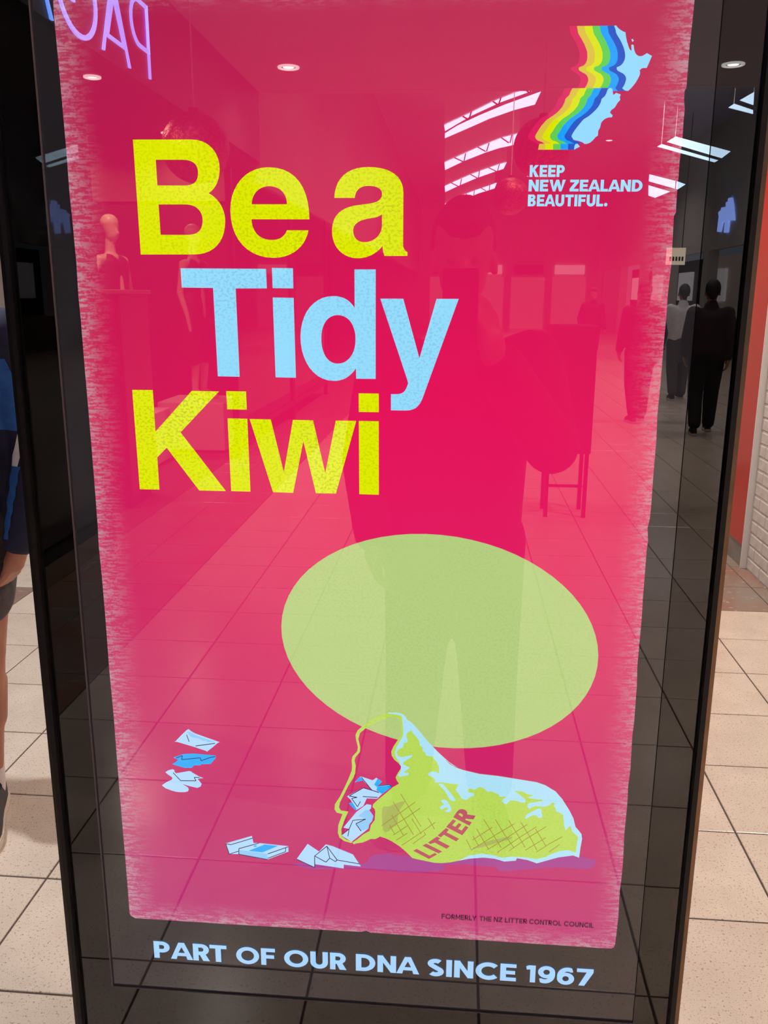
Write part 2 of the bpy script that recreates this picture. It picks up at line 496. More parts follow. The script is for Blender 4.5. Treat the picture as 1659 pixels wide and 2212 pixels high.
for xx, yy, pw, colr, where in LAMPS:
    downlight(xx, yy, CZ, 'round recessed ceiling downlight, ' + where, pw, 'recessed downlights of the flat ceiling', 0.1, colr, 150 if yy > 0 else 125)
for k, (xx, yy) in enumerate(((-2.856, -4.88), (-2.847, -5.02), (-3.0, -6.5), (-4.6, -3.4), (-4.6, -8.9), (-3.2, -8.95))):
    downlight(xx, yy, 3.3, 'small shop downlight in the dark shop ceiling, %s from the kiosk end' % ('second', 'third', 'fourth', 'first', 'fifth', 'sixth')[k], (22, 22, 45, 12, 22, 26)[k], 'shop downlights', 0.07, (1.0, 0.85, 0.65), 150)
for k, (xx, yy) in enumerate(((0.9, -11), (0.9, -15.5), (0.9, -20.5), (4.4, -11), (4.4, -15.5), (4.4, -20.5), (0.9, -28), (4.4, -28), (2.6, -36))):
    downlight(xx, yy, 6.25, 'high downlight in the tall hall ceiling, %s along it' % ('first left', 'second left', 'third left', 'first right', 'second right', 'third right', 'fourth left', 'fourth right', 'last middle')[k], 150, 'high hall downlights', 0.1, (1.0, 0.93, 0.88))

# ------------------------------------------------------------------ brick return wall and red panel on the right
bw = struct(box('wall_brick', 1.765, 2.05, 3.2, 4.30, 0.0, CZ, M['mortar']))
bm = bmesh.new(); add_box(bm, -0.012, 0.012, -0.112, 0.112, -0.0335, 0.0335, 0.006)
brick_me = bpy.data.meshes.new('brick'); bm.to_mesh(brick_me); bm.free(); brick_me.materials.append(M['brick'])
brick_half = brick_me.copy()
for v in brick_half.vertices: v.co.y *= 0.49
for row in range(30):
    z = 0.04 + row * 0.0765
    for c in range(-1, 6):
        y = 4.30 - 0.112 - c * 0.2345 - (0.117 if row % 2 else 0)
        if y > 4.2 or y < 3.25:
            if row % 2 and c == -1:
                o = bpy.data.objects.new('brick', brick_half); C.objects.link(o)
                o.parent = bw; o.location = (1.7742, 4.2455, z)
            continue
        o = bpy.data.objects.new('brick', brick_me); C.objects.link(o)
        o.parent = bw; o.location = (1.7742 + random.uniform(-0.0012, 0.001), y, z)
rp = thing('feature_pilaster', 'glossy red wall panel above a grey kick plate beside the white brick wall', 'pilaster', (1.80, 4.9, 0))
box('facing', 1.735, 1.90, 4.312, 5.6, 0.137, 3.4, M['red'], rp, 0.004)
box('kick_plate', 1.742, 1.90, 4.312, 5.6, 0.0, 0.137, M['kick'], rp, 0.002)
box('edge_trim', 1.728, 1.90, 4.303, 4.311, 0.0, 3.4, M['frame_white'], rp, 0.002)

# ------------------------------------------------------------------ the kiosk
KL, KR = -0.4690, 0.2812                      # outer edges
GL, GR = -0.4590, 0.2708                      # glass
SL, SR, SB, STOP = -0.4180, 0.2290, 0.7405, 1.8895   # lcd
KTOP = 1.99
kiosk = thing('advertising_kiosk', 'tall black digital advertising kiosk showing a bright pink poster', 'kiosk', ((KL + KR) / 2, 0.06, 0))
box('base', KL - 0.02, KR + 0.02, -0.01, 0.16, 0.0, 0.06, M['black'], kiosk, 0.004)
# housing: a tray with the lcd cavity open to the front
bm = bmesh.new()
add_box(bm, KL + 0.004, KR - 0.004, 0.03, 0.13, 0.06, KTOP - 0.004)
rel(obj('housing', bm, M['black']), kiosk)
bm = bmesh.new()
def frame_strip(bm, loops_xz, y0, y1):
    prism(bm, loops_xz, lambda p: (p[0], y0, p[1]), (0, y1 - y0, 0))
frame_strip(bm, [[(KL + 0.006, 0.06), (KR - 0.006, 0.06), (KR - 0.006, KTOP - 0.006), (KL + 0.006, KTOP - 0.006)],
                 [(GL + 0.001, 0.1), (GL + 0.001, KTOP - 0.02), (GR - 0.001, KTOP - 0.02), (GR - 0.001, 0.1)]], -0.003, 0.03)
rel(obj('front_frame', bm, M['black']), kiosk)
# bevelled bronze edge; left one in black, its dark reflection painted in
def edge_trim(xo, xi, side):
    bm = bmesh.new()
    prof = [(xo, 0.13), (xo, 0.002), (xo - side * 0.001, -0.0012), (xi, -0.003), (xi, 0.13)]
    prism(bm, [prof], lambda p: (p[0], p[1], 0.06), (0, 0, KTOP - 0.06))
    rel(obj('edge_trim', bm, M['bronze'] if side > 0 else M['black']), kiosk)
edge_trim(KR, KR - 0.006, 1)
edge_trim(KL, KL + 0.006, -1)
# bezel print behind the glass, around the lcd
bm = bmesh.new()
frame_strip(bm, [[(GL, 0.1), (GR, 0.1), (GR, KTOP - 0.02), (GL, KTOP - 0.02)],
                 [(SL, SB), (SL, STOP), (SR, STOP), (SR, SB)]], 0.0048, 0.0066)
rel(obj('bezel', bm, M['bezel']), kiosk)
# thin metal rim of the lcd
bm = bmesh.new()
frame_strip(bm, [[(SL, SB), (SL + 0.0016, SB), (SL + 0.0016, STOP), (SL, STOP)]], 0.0040, 0.0058)
frame_strip(bm, [[(SL, SB), (SR, SB), (SR, SB + 0.0006), (SL, SB + 0.0006)]], 0.0040, 0.0058)
rel(obj('screen_rim', bm, M['lcd_rim']), kiosk)
# front glass
bm = bmesh.new()
fill(bm, [[(GL, 0.1), (GR, 0.1), (GR, KTOP - 0.02), (GL, KTOP - 0.02)]], lambda p: (p[0], 0.0, p[1]))
rel(obj('glass_pane', bm, M['kiosk_glass']), kiosk)

# ------------------------------------------------------------------ the picture on the screen
SCREEN_Y = 0.006
def emit_mat(name, col, speck=0.0):   # glowing pixels under the bonded, glossy cover glass
    mt = bpy.data.materials.new(name)
    mt.use_nodes = True
    t = NT(mt)
    b = t.n['Principled BSDF']
    b.inputs['Base Color'].default_value = (0, 0, 0, 1)
    b.inputs['IOR'].default_value = 1.95
    b.inputs['Roughness'].default_value = 0.0
    b.inputs['Emission Strength'].default_value = 1.0
    if speck:
        co = t.objco()
        v = t.noise(t.mapping(co, (330, 330, 430)), 1.0, 1.0, 0.4)
        u = t.noise(t.mapping(co, (9, 9, 9)), 1.0, 2.0)
        f = t.math('MULTIPLY', t.ramp(v, 0.50, 0.62), t.ramp(u, 0.25, 0.75), clamp=True)
        dark = tuple(c * (1 - speck) for c in col[:3]) + (1,)
        t.l.new(t.mix(f, col, dark), b.inputs['Emission Color'])
    else:
        b.inputs['Emission Color'].default_value = col
    return mt
def dim(c, k=1.0):
    return tuple(max(0.0, v * k - 0.015) for v in c[:3]) + (1,)
E = {
 'yellow': emit_mat('screen_yellow', dim(rgb(226, 236, 10)), 0.34), 'skyblue': emit_mat('screen_sky_blue', dim(rgb(152, 222, 255)), 0.22),
 'navy': emit_mat('screen_navy', dim(rgb(40, 88, 200))), 'blue': emit_mat('screen_blue', dim(rgb(0, 162, 255))),
 'green': emit_mat('screen_green', dim(rgb(100, 208, 88))), 'yellow2': emit_mat('screen_logo_yellow', dim(rgb(222, 230, 8))),
 'tan': emit_mat('screen_ochre', dim(rgb(222, 194, 74))), 'rose': emit_mat('screen_rose', dim(rgb(222, 48, 100))),
 'paleblue': emit_mat('screen_pale_blue', dim(rgb(150, 220, 255))), 'purple': emit_mat('screen_purple', dim(rgb(172, 72, 148))),
 'palegreen': emit_mat('screen_pale_green', dim(rgb(184, 208, 132)), 0.08), 'lime': emit_mat('screen_lime', dim(rgb(188, 220, 96)), 0.1),
 'ice': emit_mat('screen_ice', dim(rgb(178, 228, 248)), 0.06), 'brick': emit_mat('screen_brick_red', dim(rgb(190, 88, 104))),
 'paper': emit_mat('screen_paper', dim(rgb(180, 220, 255))), 'cyanblue': emit_mat('screen_cyan', dim(rgb(10, 172, 255))),
 'cyan2': emit_mat('screen_azure', dim(rgb(40, 172, 250))), 'paperblue': emit_mat('screen_paper_shade', dim(rgb(146, 204, 248))),
 'ink': emit_mat('screen_ink', dim(rgb(52, 52, 74))), 'weave': emit_mat('screen_weave', dim(rgb(168, 152, 76))),
 'stain': emit_mat('screen_stain', dim(rgb(178, 188, 102))), 'slogan': emit_mat('screen_slogan', dim(rgb(164, 210, 255))),
 'charcoal': emit_mat('screen_charcoal', dim(rgb(60, 34, 50))), 'logo_text': emit_mat('screen_logo_text', dim(rgb(164, 226, 255))),
}
# poster ground: rose field, screen's viewing-angle falloff painted in as a brighter middle, canvas wear along the torn edges
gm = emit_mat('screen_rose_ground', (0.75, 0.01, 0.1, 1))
t = NT(gm); b = t.n['Principled BSDF']
co = t.objco()
sp = t.add('ShaderNodeSeparateXYZ'); t.l.new(co, sp.inputs[0])
x, z = sp.outputs[0], sp.outputs[2]
lx = t.math('SUBTRACT', x, t.math('MULTIPLY_ADD', t.math('SUBTRACT', z, 0.85), -0.012, -0.378))
rx = t.math('SUBTRACT', 0.2005, x)
bz = t.math('SUBTRACT', z, 0.848)
tz = t.math('SUBTRACT', 1.872, z)
edge = t.math('MINIMUM', t.math('MINIMUM', lx, rx), t.math('MULTIPLY', t.math('MINIMUM', bz, tz), 1.3))
corner = t.math('MULTIPLY', t.math('ADD', t.math('MINIMUM', lx, rx), t.math('MINIMUM', bz, tz)), 0.62)
edge = t.math('MINIMUM', edge, corner)
wob = t.math('MULTIPLY_ADD', t.noise(t.mapping(co, (16, 16, 8)), 1.0, 3.0), 0.028, -0.014)
wear = t.math('SUBTRACT', 1.0, t.ramp(t.math('ADD', edge, wob), -0.006, 0.036), clamp=True)
wear2 = t.math('MULTIPLY', wear, wear)
thr = t.noise(t.mapping(co, (90, 90, 480)), 1.0, 1.0, 0.5)
thr2 = t.noise(t.mapping(co, (420, 420, 520)), 1.0, 1.0, 0.5)
pat = t.math('ADD', t.math('MULTIPLY', thr, 0.65), t.math('MULTIPLY', thr2, 0.35))
msk = t.math('MULTIPLY', t.ramp(pat, 0.44, 0.60), t.math('MULTIPLY', wear2, 0.72), clamp=True)
msk = t.math('ADD', msk, t.math('MULTIPLY', wear2, 0.14), clamp=True)
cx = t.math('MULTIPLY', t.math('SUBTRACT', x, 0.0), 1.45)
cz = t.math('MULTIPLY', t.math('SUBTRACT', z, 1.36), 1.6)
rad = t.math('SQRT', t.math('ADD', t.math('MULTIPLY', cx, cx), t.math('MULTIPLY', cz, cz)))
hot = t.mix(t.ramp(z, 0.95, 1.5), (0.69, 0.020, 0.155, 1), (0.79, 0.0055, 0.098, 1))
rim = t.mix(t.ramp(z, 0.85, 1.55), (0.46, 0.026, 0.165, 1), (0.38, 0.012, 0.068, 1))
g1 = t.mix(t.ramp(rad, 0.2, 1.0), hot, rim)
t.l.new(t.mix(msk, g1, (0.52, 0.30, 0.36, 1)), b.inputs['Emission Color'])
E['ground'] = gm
lcd_mat = emit_mat('lcd_black', (0.012, 0.0095, 0.011, 1))

ART = [
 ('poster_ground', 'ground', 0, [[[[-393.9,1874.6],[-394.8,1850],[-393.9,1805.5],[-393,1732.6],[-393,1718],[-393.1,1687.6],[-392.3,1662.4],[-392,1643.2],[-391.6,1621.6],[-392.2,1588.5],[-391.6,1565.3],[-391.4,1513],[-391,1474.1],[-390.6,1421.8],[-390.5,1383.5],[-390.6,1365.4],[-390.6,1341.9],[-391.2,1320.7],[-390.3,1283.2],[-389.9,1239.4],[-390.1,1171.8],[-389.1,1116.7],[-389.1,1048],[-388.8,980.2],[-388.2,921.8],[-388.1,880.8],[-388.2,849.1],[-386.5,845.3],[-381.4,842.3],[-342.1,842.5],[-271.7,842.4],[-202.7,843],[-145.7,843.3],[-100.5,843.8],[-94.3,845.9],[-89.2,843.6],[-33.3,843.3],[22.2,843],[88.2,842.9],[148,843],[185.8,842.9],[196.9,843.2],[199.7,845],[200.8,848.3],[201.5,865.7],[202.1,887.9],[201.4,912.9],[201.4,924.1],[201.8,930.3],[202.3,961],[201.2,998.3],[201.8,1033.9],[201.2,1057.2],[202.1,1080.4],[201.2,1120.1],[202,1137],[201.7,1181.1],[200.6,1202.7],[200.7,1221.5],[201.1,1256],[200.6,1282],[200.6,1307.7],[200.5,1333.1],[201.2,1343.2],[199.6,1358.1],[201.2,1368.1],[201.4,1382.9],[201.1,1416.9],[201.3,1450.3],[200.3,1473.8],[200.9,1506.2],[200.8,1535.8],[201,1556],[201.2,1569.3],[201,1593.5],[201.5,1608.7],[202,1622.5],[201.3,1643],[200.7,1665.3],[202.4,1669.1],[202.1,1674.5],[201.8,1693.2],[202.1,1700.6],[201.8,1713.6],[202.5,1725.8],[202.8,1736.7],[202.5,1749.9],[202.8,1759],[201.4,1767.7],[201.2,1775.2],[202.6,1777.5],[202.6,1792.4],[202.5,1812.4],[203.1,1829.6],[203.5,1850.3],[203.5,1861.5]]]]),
 ('headline_top_line', 'yellow', 3, [[[[-324.3,1738.2],[-265.5,1737.7],[-260.2,1737.2],[-255.6,1736.1],[-251.4,1734.3],[-247.9,1731.9],[-244.9,1729.1],[-242.5,1725.9],[-240.7,1722.3],[-239.4,1718.5],[-238.8,1714.6],[-238.7,1710.6],[-239,1707.3],[-239.5,1704.3],[-240.3,1701.5],[-241.3,1698.9],[-242.4,1696.6],[-243.8,1694.5],[-245.3,1692.6],[-246.9,1690.9],[-248.7,1689.4],[-250.7,1688.1],[-247.7,1686.5],[-245.1,1684.5],[-242.7,1682.2],[-240.6,1679.7],[-238.8,1677],[-237.4,1674.1],[-236.3,1671.1],[-235.5,1668],[-235.1,1664.8],[-235.1,1661.6],[-235.7,1656.1],[-236.9,1651],[-238.7,1646.4],[-241.2,1642.3],[-244.3,1638.7],[-248,1635.6],[-252.3,1633.2],[-257.3,1631.4],[-262.9,1630.3],[-269.1,1630],[-323.4,1629.9]],[[-302.5,1719.5],[-275.9,1719.3],[-272.5,1719.1],[-269.5,1718.6],[-267,1717.9],[-265,1716.9],[-263.4,1715.6],[-262.2,1714.2],[-261.3,1712.5],[-260.7,1710.7],[-260.5,1708.7],[-260.5,1706.6],[-260.7,1704.6],[-261.2,1702.7],[-261.9,1701],[-262.8,1699.6],[-264.1,1698.3],[-265.6,1697.3],[-267.4,1696.5],[-269.5,1695.9],[-272,1695.5],[-274.9,1695.4],[-302.2,1695.6]],[[-302.1,1677.8],[-274.7,1677.7],[-271.2,1677.4],[-268.1,1676.8],[-265.5,1675.8],[-263.3,1674.5],[-261.5,1672.9],[-260.1,1671.1],[-259,1669],[-258.3,1666.9],[-258,1664.6],[-258,1662.2],[-258.3,1659.7],[-258.9,1657.4],[-259.7,1655.4],[-260.9,1653.6],[-262.3,1652.2],[-264,1651],[-266,1650],[-268.3,1649.4],[-271,1649],[-273.9,1648.8],[-301.7,1648.9]]],[[[-150.4,1663.3],[-150.7,1671.9],[-151.8,1679.7],[-153.7,1686.8],[-156.4,1693.1],[-159.9,1698.5],[-164.2,1703.1],[-169.4,1706.8],[-175.3,1709.5],[-182.2,1711.2],[-189.9,1711.8],[-196.5,1711.4],[-202.6,1710],[-208.3,1707.7],[-213.4,1704.6],[-217.9,1700.7],[-221.7,1696.1],[-224.9,1690.9],[-227.3,1685.2],[-228.8,1678.9],[-229.5,1672.1],[-229.2,1664.2],[-227.9,1656.9],[-225.7,1650.3],[-222.5,1644.4],[-218.4,1639.2],[-213.6,1634.9],[-208,1631.4],[-201.6,1628.9],[-194.7,1627.3],[-187.1,1626.8],[-181.3,1627.2],[-175.9,1628.2],[-171,1629.9],[-166.6,1632.1],[-162.7,1634.8],[-159.3,1637.9],[-156.5,1641.4],[-154.3,1645.1],[-152.6,1649],[-151.5,1653],[-173,1653.1],[-173.9,1651.3],[-175,1649.7],[-176.2,1648.3],[-177.6,1647.1],[-179,1646.1],[-180.6,1645.3],[-182.4,1644.7],[-184.2,1644.2],[-186.2,1644],[-188.4,1643.9],[-191.9,1644.1],[-195.2,1644.7],[-198.1,1645.8],[-200.7,1647.2],[-203,1649],[-204.8,1651.2],[-206.3,1653.8],[-207.5,1656.7],[-208.2,1659.9],[-208.5,1663.5]],[[-207.8,1677.6],[-207.5,1680.5],[-206.7,1683.3],[-205.6,1685.7],[-204.1,1687.9],[-202.3,1689.8],[-200.3,1691.4],[-197.9,1692.7],[-195.3,1693.6],[-192.6,1694.2],[-189.6,1694.4],[-186.4,1694.1],[-183.6,1693.4],[-181,1692.4],[-178.7,1691],[-176.8,1689.3],[-175.2,1687.3],[-173.9,1685.1],[-173.1,1682.7],[-172.6,1680.2],[-172.5,1677.5]]],[[[-125.5,1683.2],[-124.9,1688.4],[-123.6,1693.1],[-121.8,1697.3],[-119.2,1701],[-116.1,1704.1],[-112.4,1706.7],[-108.1,1708.8],[-103.2,1710.2],[-97.8,1711.1],[-91.8,1711.3],[-85.5,1711],[-79.8,1710.2],[-74.8,1708.9],[-70.4,1707.1],[-66.6,1704.9],[-63.5,1702.3],[-61.1,1699.3],[-59.3,1695.9],[-58.2,1692.2],[-57.8,1688.1],[-57.6,1638.3],[-57.4,1637.4],[-57.1,1636.6],[-56.8,1635.9],[-56.4,1635.2],[-56,1634.6],[-55.5,1634.1],[-55,1633.6],[-54.4,1633.1],[-53.8,1632.7],[-53.2,1632.3],[-53.2,1628.8],[-75.8,1628.7],[-76.2,1629.7],[-76.5,1630.6],[-76.8,1631.5],[-77.1,1632.4],[-77.3,1633.3],[-77.4,1634.2],[-77.6,1635.1],[-77.7,1636.1],[-77.7,1637.1],[-77.8,1638.2],[-79.7,1636.1],[-81.8,1634.1],[-84,1632.4],[-86.4,1630.9],[-88.9,1629.5],[-91.5,1628.5],[-94.1,1627.6],[-96.9,1627],[-99.7,1626.6],[-102.5,1626.5],[-106.9,1626.8],[-111.1,1627.8],[-114.8,1629.3],[-118.2,1631.4],[-121.1,1633.9],[-123.6,1636.9],[-125.5,1640.3],[-126.9,1644],[-127.8,1648],[-128,1652.2],[-127.7,1656.5],[-126.8,1660.4],[-125.5,1663.8],[-123.6,1666.7],[-121.2,1669.3],[-118.4,1671.4],[-115.1,1673.2],[-111.3,1674.6],[-107.1,1675.7],[-102.3,1676.4],[-90.5,1677.9],[-88.1,1678.3],[-86,1678.8],[-84.1,1679.4],[-82.6,1680.2],[-81.3,1681],[-80.3,1681.9],[-79.5,1683],[-79,1684.1],[-78.7,1685.3],[-78.6,1686.7],[-78.7,1688],[-79.1,1689.2],[-79.8,1690.3],[-80.8,1691.3],[-82,1692.1],[-83.5,1692.8],[-85.2,1693.3],[-87.2,1693.8],[-89.4,1694],[-91.8,1694.1],[-94.2,1694],[-96.4,1693.7],[-98.3,1693.1],[-100,1692.3],[-101.5,1691.3],[-102.7,1690],[-103.7,1688.6],[-104.4,1687],[-105,1685.1],[-105.3,1683.1]],[[-78.6,1667.8],[-79.6,1667.1],[-80.7,1666.5],[-81.8,1666],[-82.9,1665.6],[-84.1,1665.2],[-85.3,1664.9],[-86.5,1664.7],[-87.8,1664.5],[-89.1,1664.3],[-90.5,1664.1],[-93.5,1663.6],[-96.3,1662.9],[-98.7,1662.2],[-100.9,1661.3],[-102.7,1660.2],[-104.2,1659],[-105.4,1657.6],[-106.3,1656.1],[-106.8,1654.4],[-107,1652.5],[-106.8,1650.6],[-106.4,1648.9],[-105.8,1647.3],[-105,1645.9],[-103.9,1644.7],[-102.7,1643.7],[-101.2,1642.9],[-99.7,1642.3],[-98,1641.9],[-96.1,1641.8],[-93.1,1642],[-90.3,1642.6],[-87.7,1643.6],[-85.4,1644.9],[-83.4,1646.5],[-81.7,1648.4],[-80.3,1650.5],[-79.3,1652.8],[-78.7,1655.2],[-78.5,1657.8]]]]),
 ('headline_middle_line', 'skyblue', 3, [[[[-282.9,1616.6],[-195.2,1616.2],[-194.9,1597.2],[-226.9,1597],[-226,1508.4],[-249,1508.6],[-250.2,1597.4],[-282.6,1597.7]]],[[[-189.2,1617.1],[-167.9,1616.8],[-167.8,1597.3],[-188.9,1597.5]]],[[[-189.1,1588.3],[-167.7,1588.1],[-167,1508.1],[-188.2,1508.3]]],[[[-105.8,1615.8],[-84.6,1615.9],[-84.4,1507.9],[-104.5,1507.9],[-104.6,1518.4],[-106.4,1516],[-108.2,1513.9],[-110.2,1512],[-112.2,1510.3],[-114.4,1508.8],[-116.7,1507.6],[-119.2,1506.7],[-121.8,1506],[-124.5,1505.5],[-127.4,1505.4],[-133.6,1505.9],[-139.2,1507.6],[-144.3,1510.3],[-148.8,1514.1],[-152.7,1518.6],[-155.9,1523.9],[-158.4,1529.8],[-160.2,1536.2],[-161.2,1543],[-161.4,1550.2],[-160.8,1557.1],[-159.4,1563.5],[-157.3,1569.4],[-154.6,1574.6],[-151.2,1579.1],[-147.3,1582.9],[-142.9,1585.9],[-138.1,1588.2],[-132.8,1589.5],[-127.2,1590],[-124.3,1589.9],[-121.6,1589.5],[-119.1,1588.9],[-116.6,1588.1],[-114.4,1587],[-112.3,1585.7],[-110.4,1584.1],[-108.7,1582.4],[-107.1,1580.5],[-105.8,1578.4]],[[-122.9,1571.4],[-119.8,1571.1],[-116.9,1570.3],[-114.2,1568.9],[-111.9,1567.1],[-109.8,1564.8],[-108.1,1562],[-106.8,1558.9],[-105.8,1555.5],[-105.1,1551.7],[-105,1547.6],[-105.2,1543.5],[-105.8,1539.7],[-106.8,1536.1],[-108.2,1532.9],[-110,1530.1],[-112.1,1527.7],[-114.5,1525.7],[-117.2,1524.2],[-120.1,1523.3],[-123.3,1523],[-126.4,1523.2],[-129.2,1524.1],[-131.7,1525.5],[-133.9,1527.5],[-135.8,1529.9],[-137.3,1532.9],[-138.5,1536.2],[-139.4,1539.9],[-139.9,1544],[-140,1548.3],[-139.8,1552.4],[-139.2,1556.1],[-138.2,1559.5],[-136.9,1562.5],[-135.3,1565.1],[-133.4,1567.3],[-131.2,1569],[-128.7,1570.3],[-126,1571.1],[-122.9,1571.4]]],[[[-79.9,1587.7],[-56.9,1587.8],[-39.9,1529.2],[-23.7,1587.8],[-1.7,1587.9],[-35.8,1489.7],[-37,1486.7],[-38.3,1484.1],[-39.8,1482],[-41.3,1480.2],[-43,1478.8],[-44.8,1477.7],[-46.9,1477],[-49.1,1476.4],[-51.5,1476.1],[-54.2,1476],[-68.5,1476],[-68.6,1492.6],[-62.6,1492.7],[-60.6,1492.8],[-58.9,1493.2],[-57.4,1493.8],[-56.1,1494.6],[-55,1495.6],[-54.1,1496.8],[-53.2,1498.2],[-52.5,1499.9],[-51.8,1501.7],[-51.1,1503.8],[-51.2,1504.4],[-51.3,1505],[-51.5,1505.6],[-51.6,1506.2],[-51.8,1506.9],[-52,1507.5],[-52.2,1508.2],[-52.5,1508.9],[-52.7,1509.6],[-53,1510.4]]]]),
 ('headline_bottom_line', 'yellow', 3, [[[[-341.5,1493.3],[-319.3,1493.4],[-319.1,1449.4],[-277.5,1493.1],[-248.5,1492.9],[-291.8,1449.2],[-245.4,1386.6],[-274.5,1386.5],[-307.8,1432.4],[-318.7,1421.8],[-318.5,1386.5],[-340.2,1386.4]]],[[[-240.8,1493.4],[-219.8,1493.3],[-219.6,1474.4],[-240.5,1474.4]]],[[[-240.5,1464.9],[-219.4,1464.8],[-218.6,1386.6],[-239.6,1386.7]]],[[[-216.9,1464.6],[-194.5,1464.5],[-181.9,1408.6],[-171,1464.4],[-149.8,1464.3],[-137.6,1408.7],[-125.9,1464.4],[-104.5,1464.5],[-126.4,1386.7],[-147.9,1386.5],[-160.4,1442.2],[-172.3,1386.4],[-194.1,1386.6]]],[[[-101.9,1493],[-81.2,1493],[-81,1473.9],[-101.8,1473.8]]],[[[-101.8,1464.5],[-81.1,1464.5],[-80.7,1386.5],[-101.5,1386.6]]]]),
 ('navy_logo_stripe', 'navy', 2, [[[[127.4,1830.9],[127.6,1829.9],[128,1828.5],[128.3,1827.2],[128.6,1826.3],[128.8,1825.4],[129.2,1824.4],[130.1,1823],[131.2,1821.4],[132.3,1819.8],[133.4,1818.3],[134.4,1816.8],[135.3,1815.2],[136.2,1813.4],[137,1811.7],[137.7,1810],[138.1,1808.4],[138.3,1807],[138.4,1805.5],[138.4,1803.9],[138.3,1802.4],[138,1801],[137.4,1799.7],[136.6,1798.6],[135.6,1797.7],[134.2,1797.1],[132.7,1796.7],[131.6,1796.1],[131.2,1795.4],[131.3,1794.6],[131.6,1793.9],[132.2,1793.3],[133.1,1792.8],[134.2,1792.2],[135.5,1791.6],[137,1790.9],[138.3,1790],[139.3,1789],[140,1787.7],[140.5,1786.5],[140.6,1785.3],[140.5,1784.1],[140.1,1782.8],[139.5,1781.2],[138.6,1779.6],[138,1778.5],[145.2,1778.4],[145.9,1779.6],[146.7,1781.2],[147.3,1782.7],[147.7,1784],[147.8,1785.2],[147.7,1786.4],[147.2,1787.7],[146.5,1788.9],[145.5,1789.9],[144.2,1790.8],[142.7,1791.5],[141.4,1792.2],[140.3,1792.7],[139.4,1793.3],[138.8,1793.8],[138.4,1794.6],[138.4,1795.4],[138.8,1796.1],[139.9,1796.6],[141.4,1797],[142.8,1797.7],[143.8,1798.6],[144.6,1799.7],[145.2,1800.9],[145.5,1802.3],[145.6,1803.9],[145.6,1805.4],[145.5,1806.9],[145.2,1808.4],[144.8,1809.9],[144.2,1811.6],[143.3,1813.4],[142.4,1815.1],[141.5,1816.7],[140.5,1818.2],[139.5,1819.8],[138.4,1821.3],[137.2,1822.9],[136.4,1824.3],[135.9,1825.3],[135.7,1826.2],[135.5,1827.1],[135.1,1828.4],[134.8,1829.8],[134.5,1830.8]]],[[[125.6,1778.6],[125.1,1777.8],[124.5,1776.6],[124,1775.5],[123.6,1774.5],[123.3,1773.6],[122.8,1772.6],[121.9,1771.6],[120.8,1770.7],[119.9,1769.7],[119.5,1768.8],[119.4,1767.9],[119.2,1766.8],[118.7,1765.5],[118,1764.1],[117.2,1762.6],[116.1,1761.2],[114.8,1759.8],[113.4,1758.4],[112,1757.3],[110.6,1756.2],[109.1,1755.1],[107.4,1754.1],[105.6,1753],[103.9,1751.8],[102.3,1750.4],[100.9,1748.8],[99.6,1747.2],[98.4,1745.5],[97.3,1743.8],[96.3,1742.1],[95.2,1740.4],[94.3,1738.9],[93.8,1737.4],[94.1,1736.1],[94.9,1734.9],[95.8,1734],[96.9,1733.4],[98.2,1733.1],[99.5,1732.6],[100.9,1731.9],[102.3,1731],[103.3,1730.5],[110.4,1730.4],[109.4,1731],[108,1731.9],[106.6,1732.6],[105.3,1733],[104,1733.4],[102.9,1733.9],[101.9,1734.9],[101.2,1736.1],[100.9,1737.4],[101.3,1738.8],[102.3,1740.4],[103.3,1742],[104.4,1743.7],[105.5,1745.5],[106.7,1747.1],[108,1748.7],[109.4,1750.3],[110.9,1751.7],[112.6,1753],[114.4,1754],[116.1,1755.1],[117.6,1756.2],[119,1757.2],[120.4,1758.4],[121.8,1759.7],[123.1,1761.2],[124.2,1762.6],[125,1764],[125.7,1765.4],[126.2,1766.7],[126.4,1767.8],[126.5,1768.7],[126.9,1769.7],[127.7,1770.6],[128.9,1771.6],[129.8,1772.6],[130.3,1773.5],[130.6,1774.5],[130.9,1775.5],[131.5,1776.6],[132.1,1777.7],[132.5,1778.5]]],[[[145,1778.4],[149.8,1775.8],[140.4,1775.8],[138,1778.5]]],[[[97.4,1730.7],[106.4,1730.6],[104.9,1725.3],[97.7,1725.4]]]]),
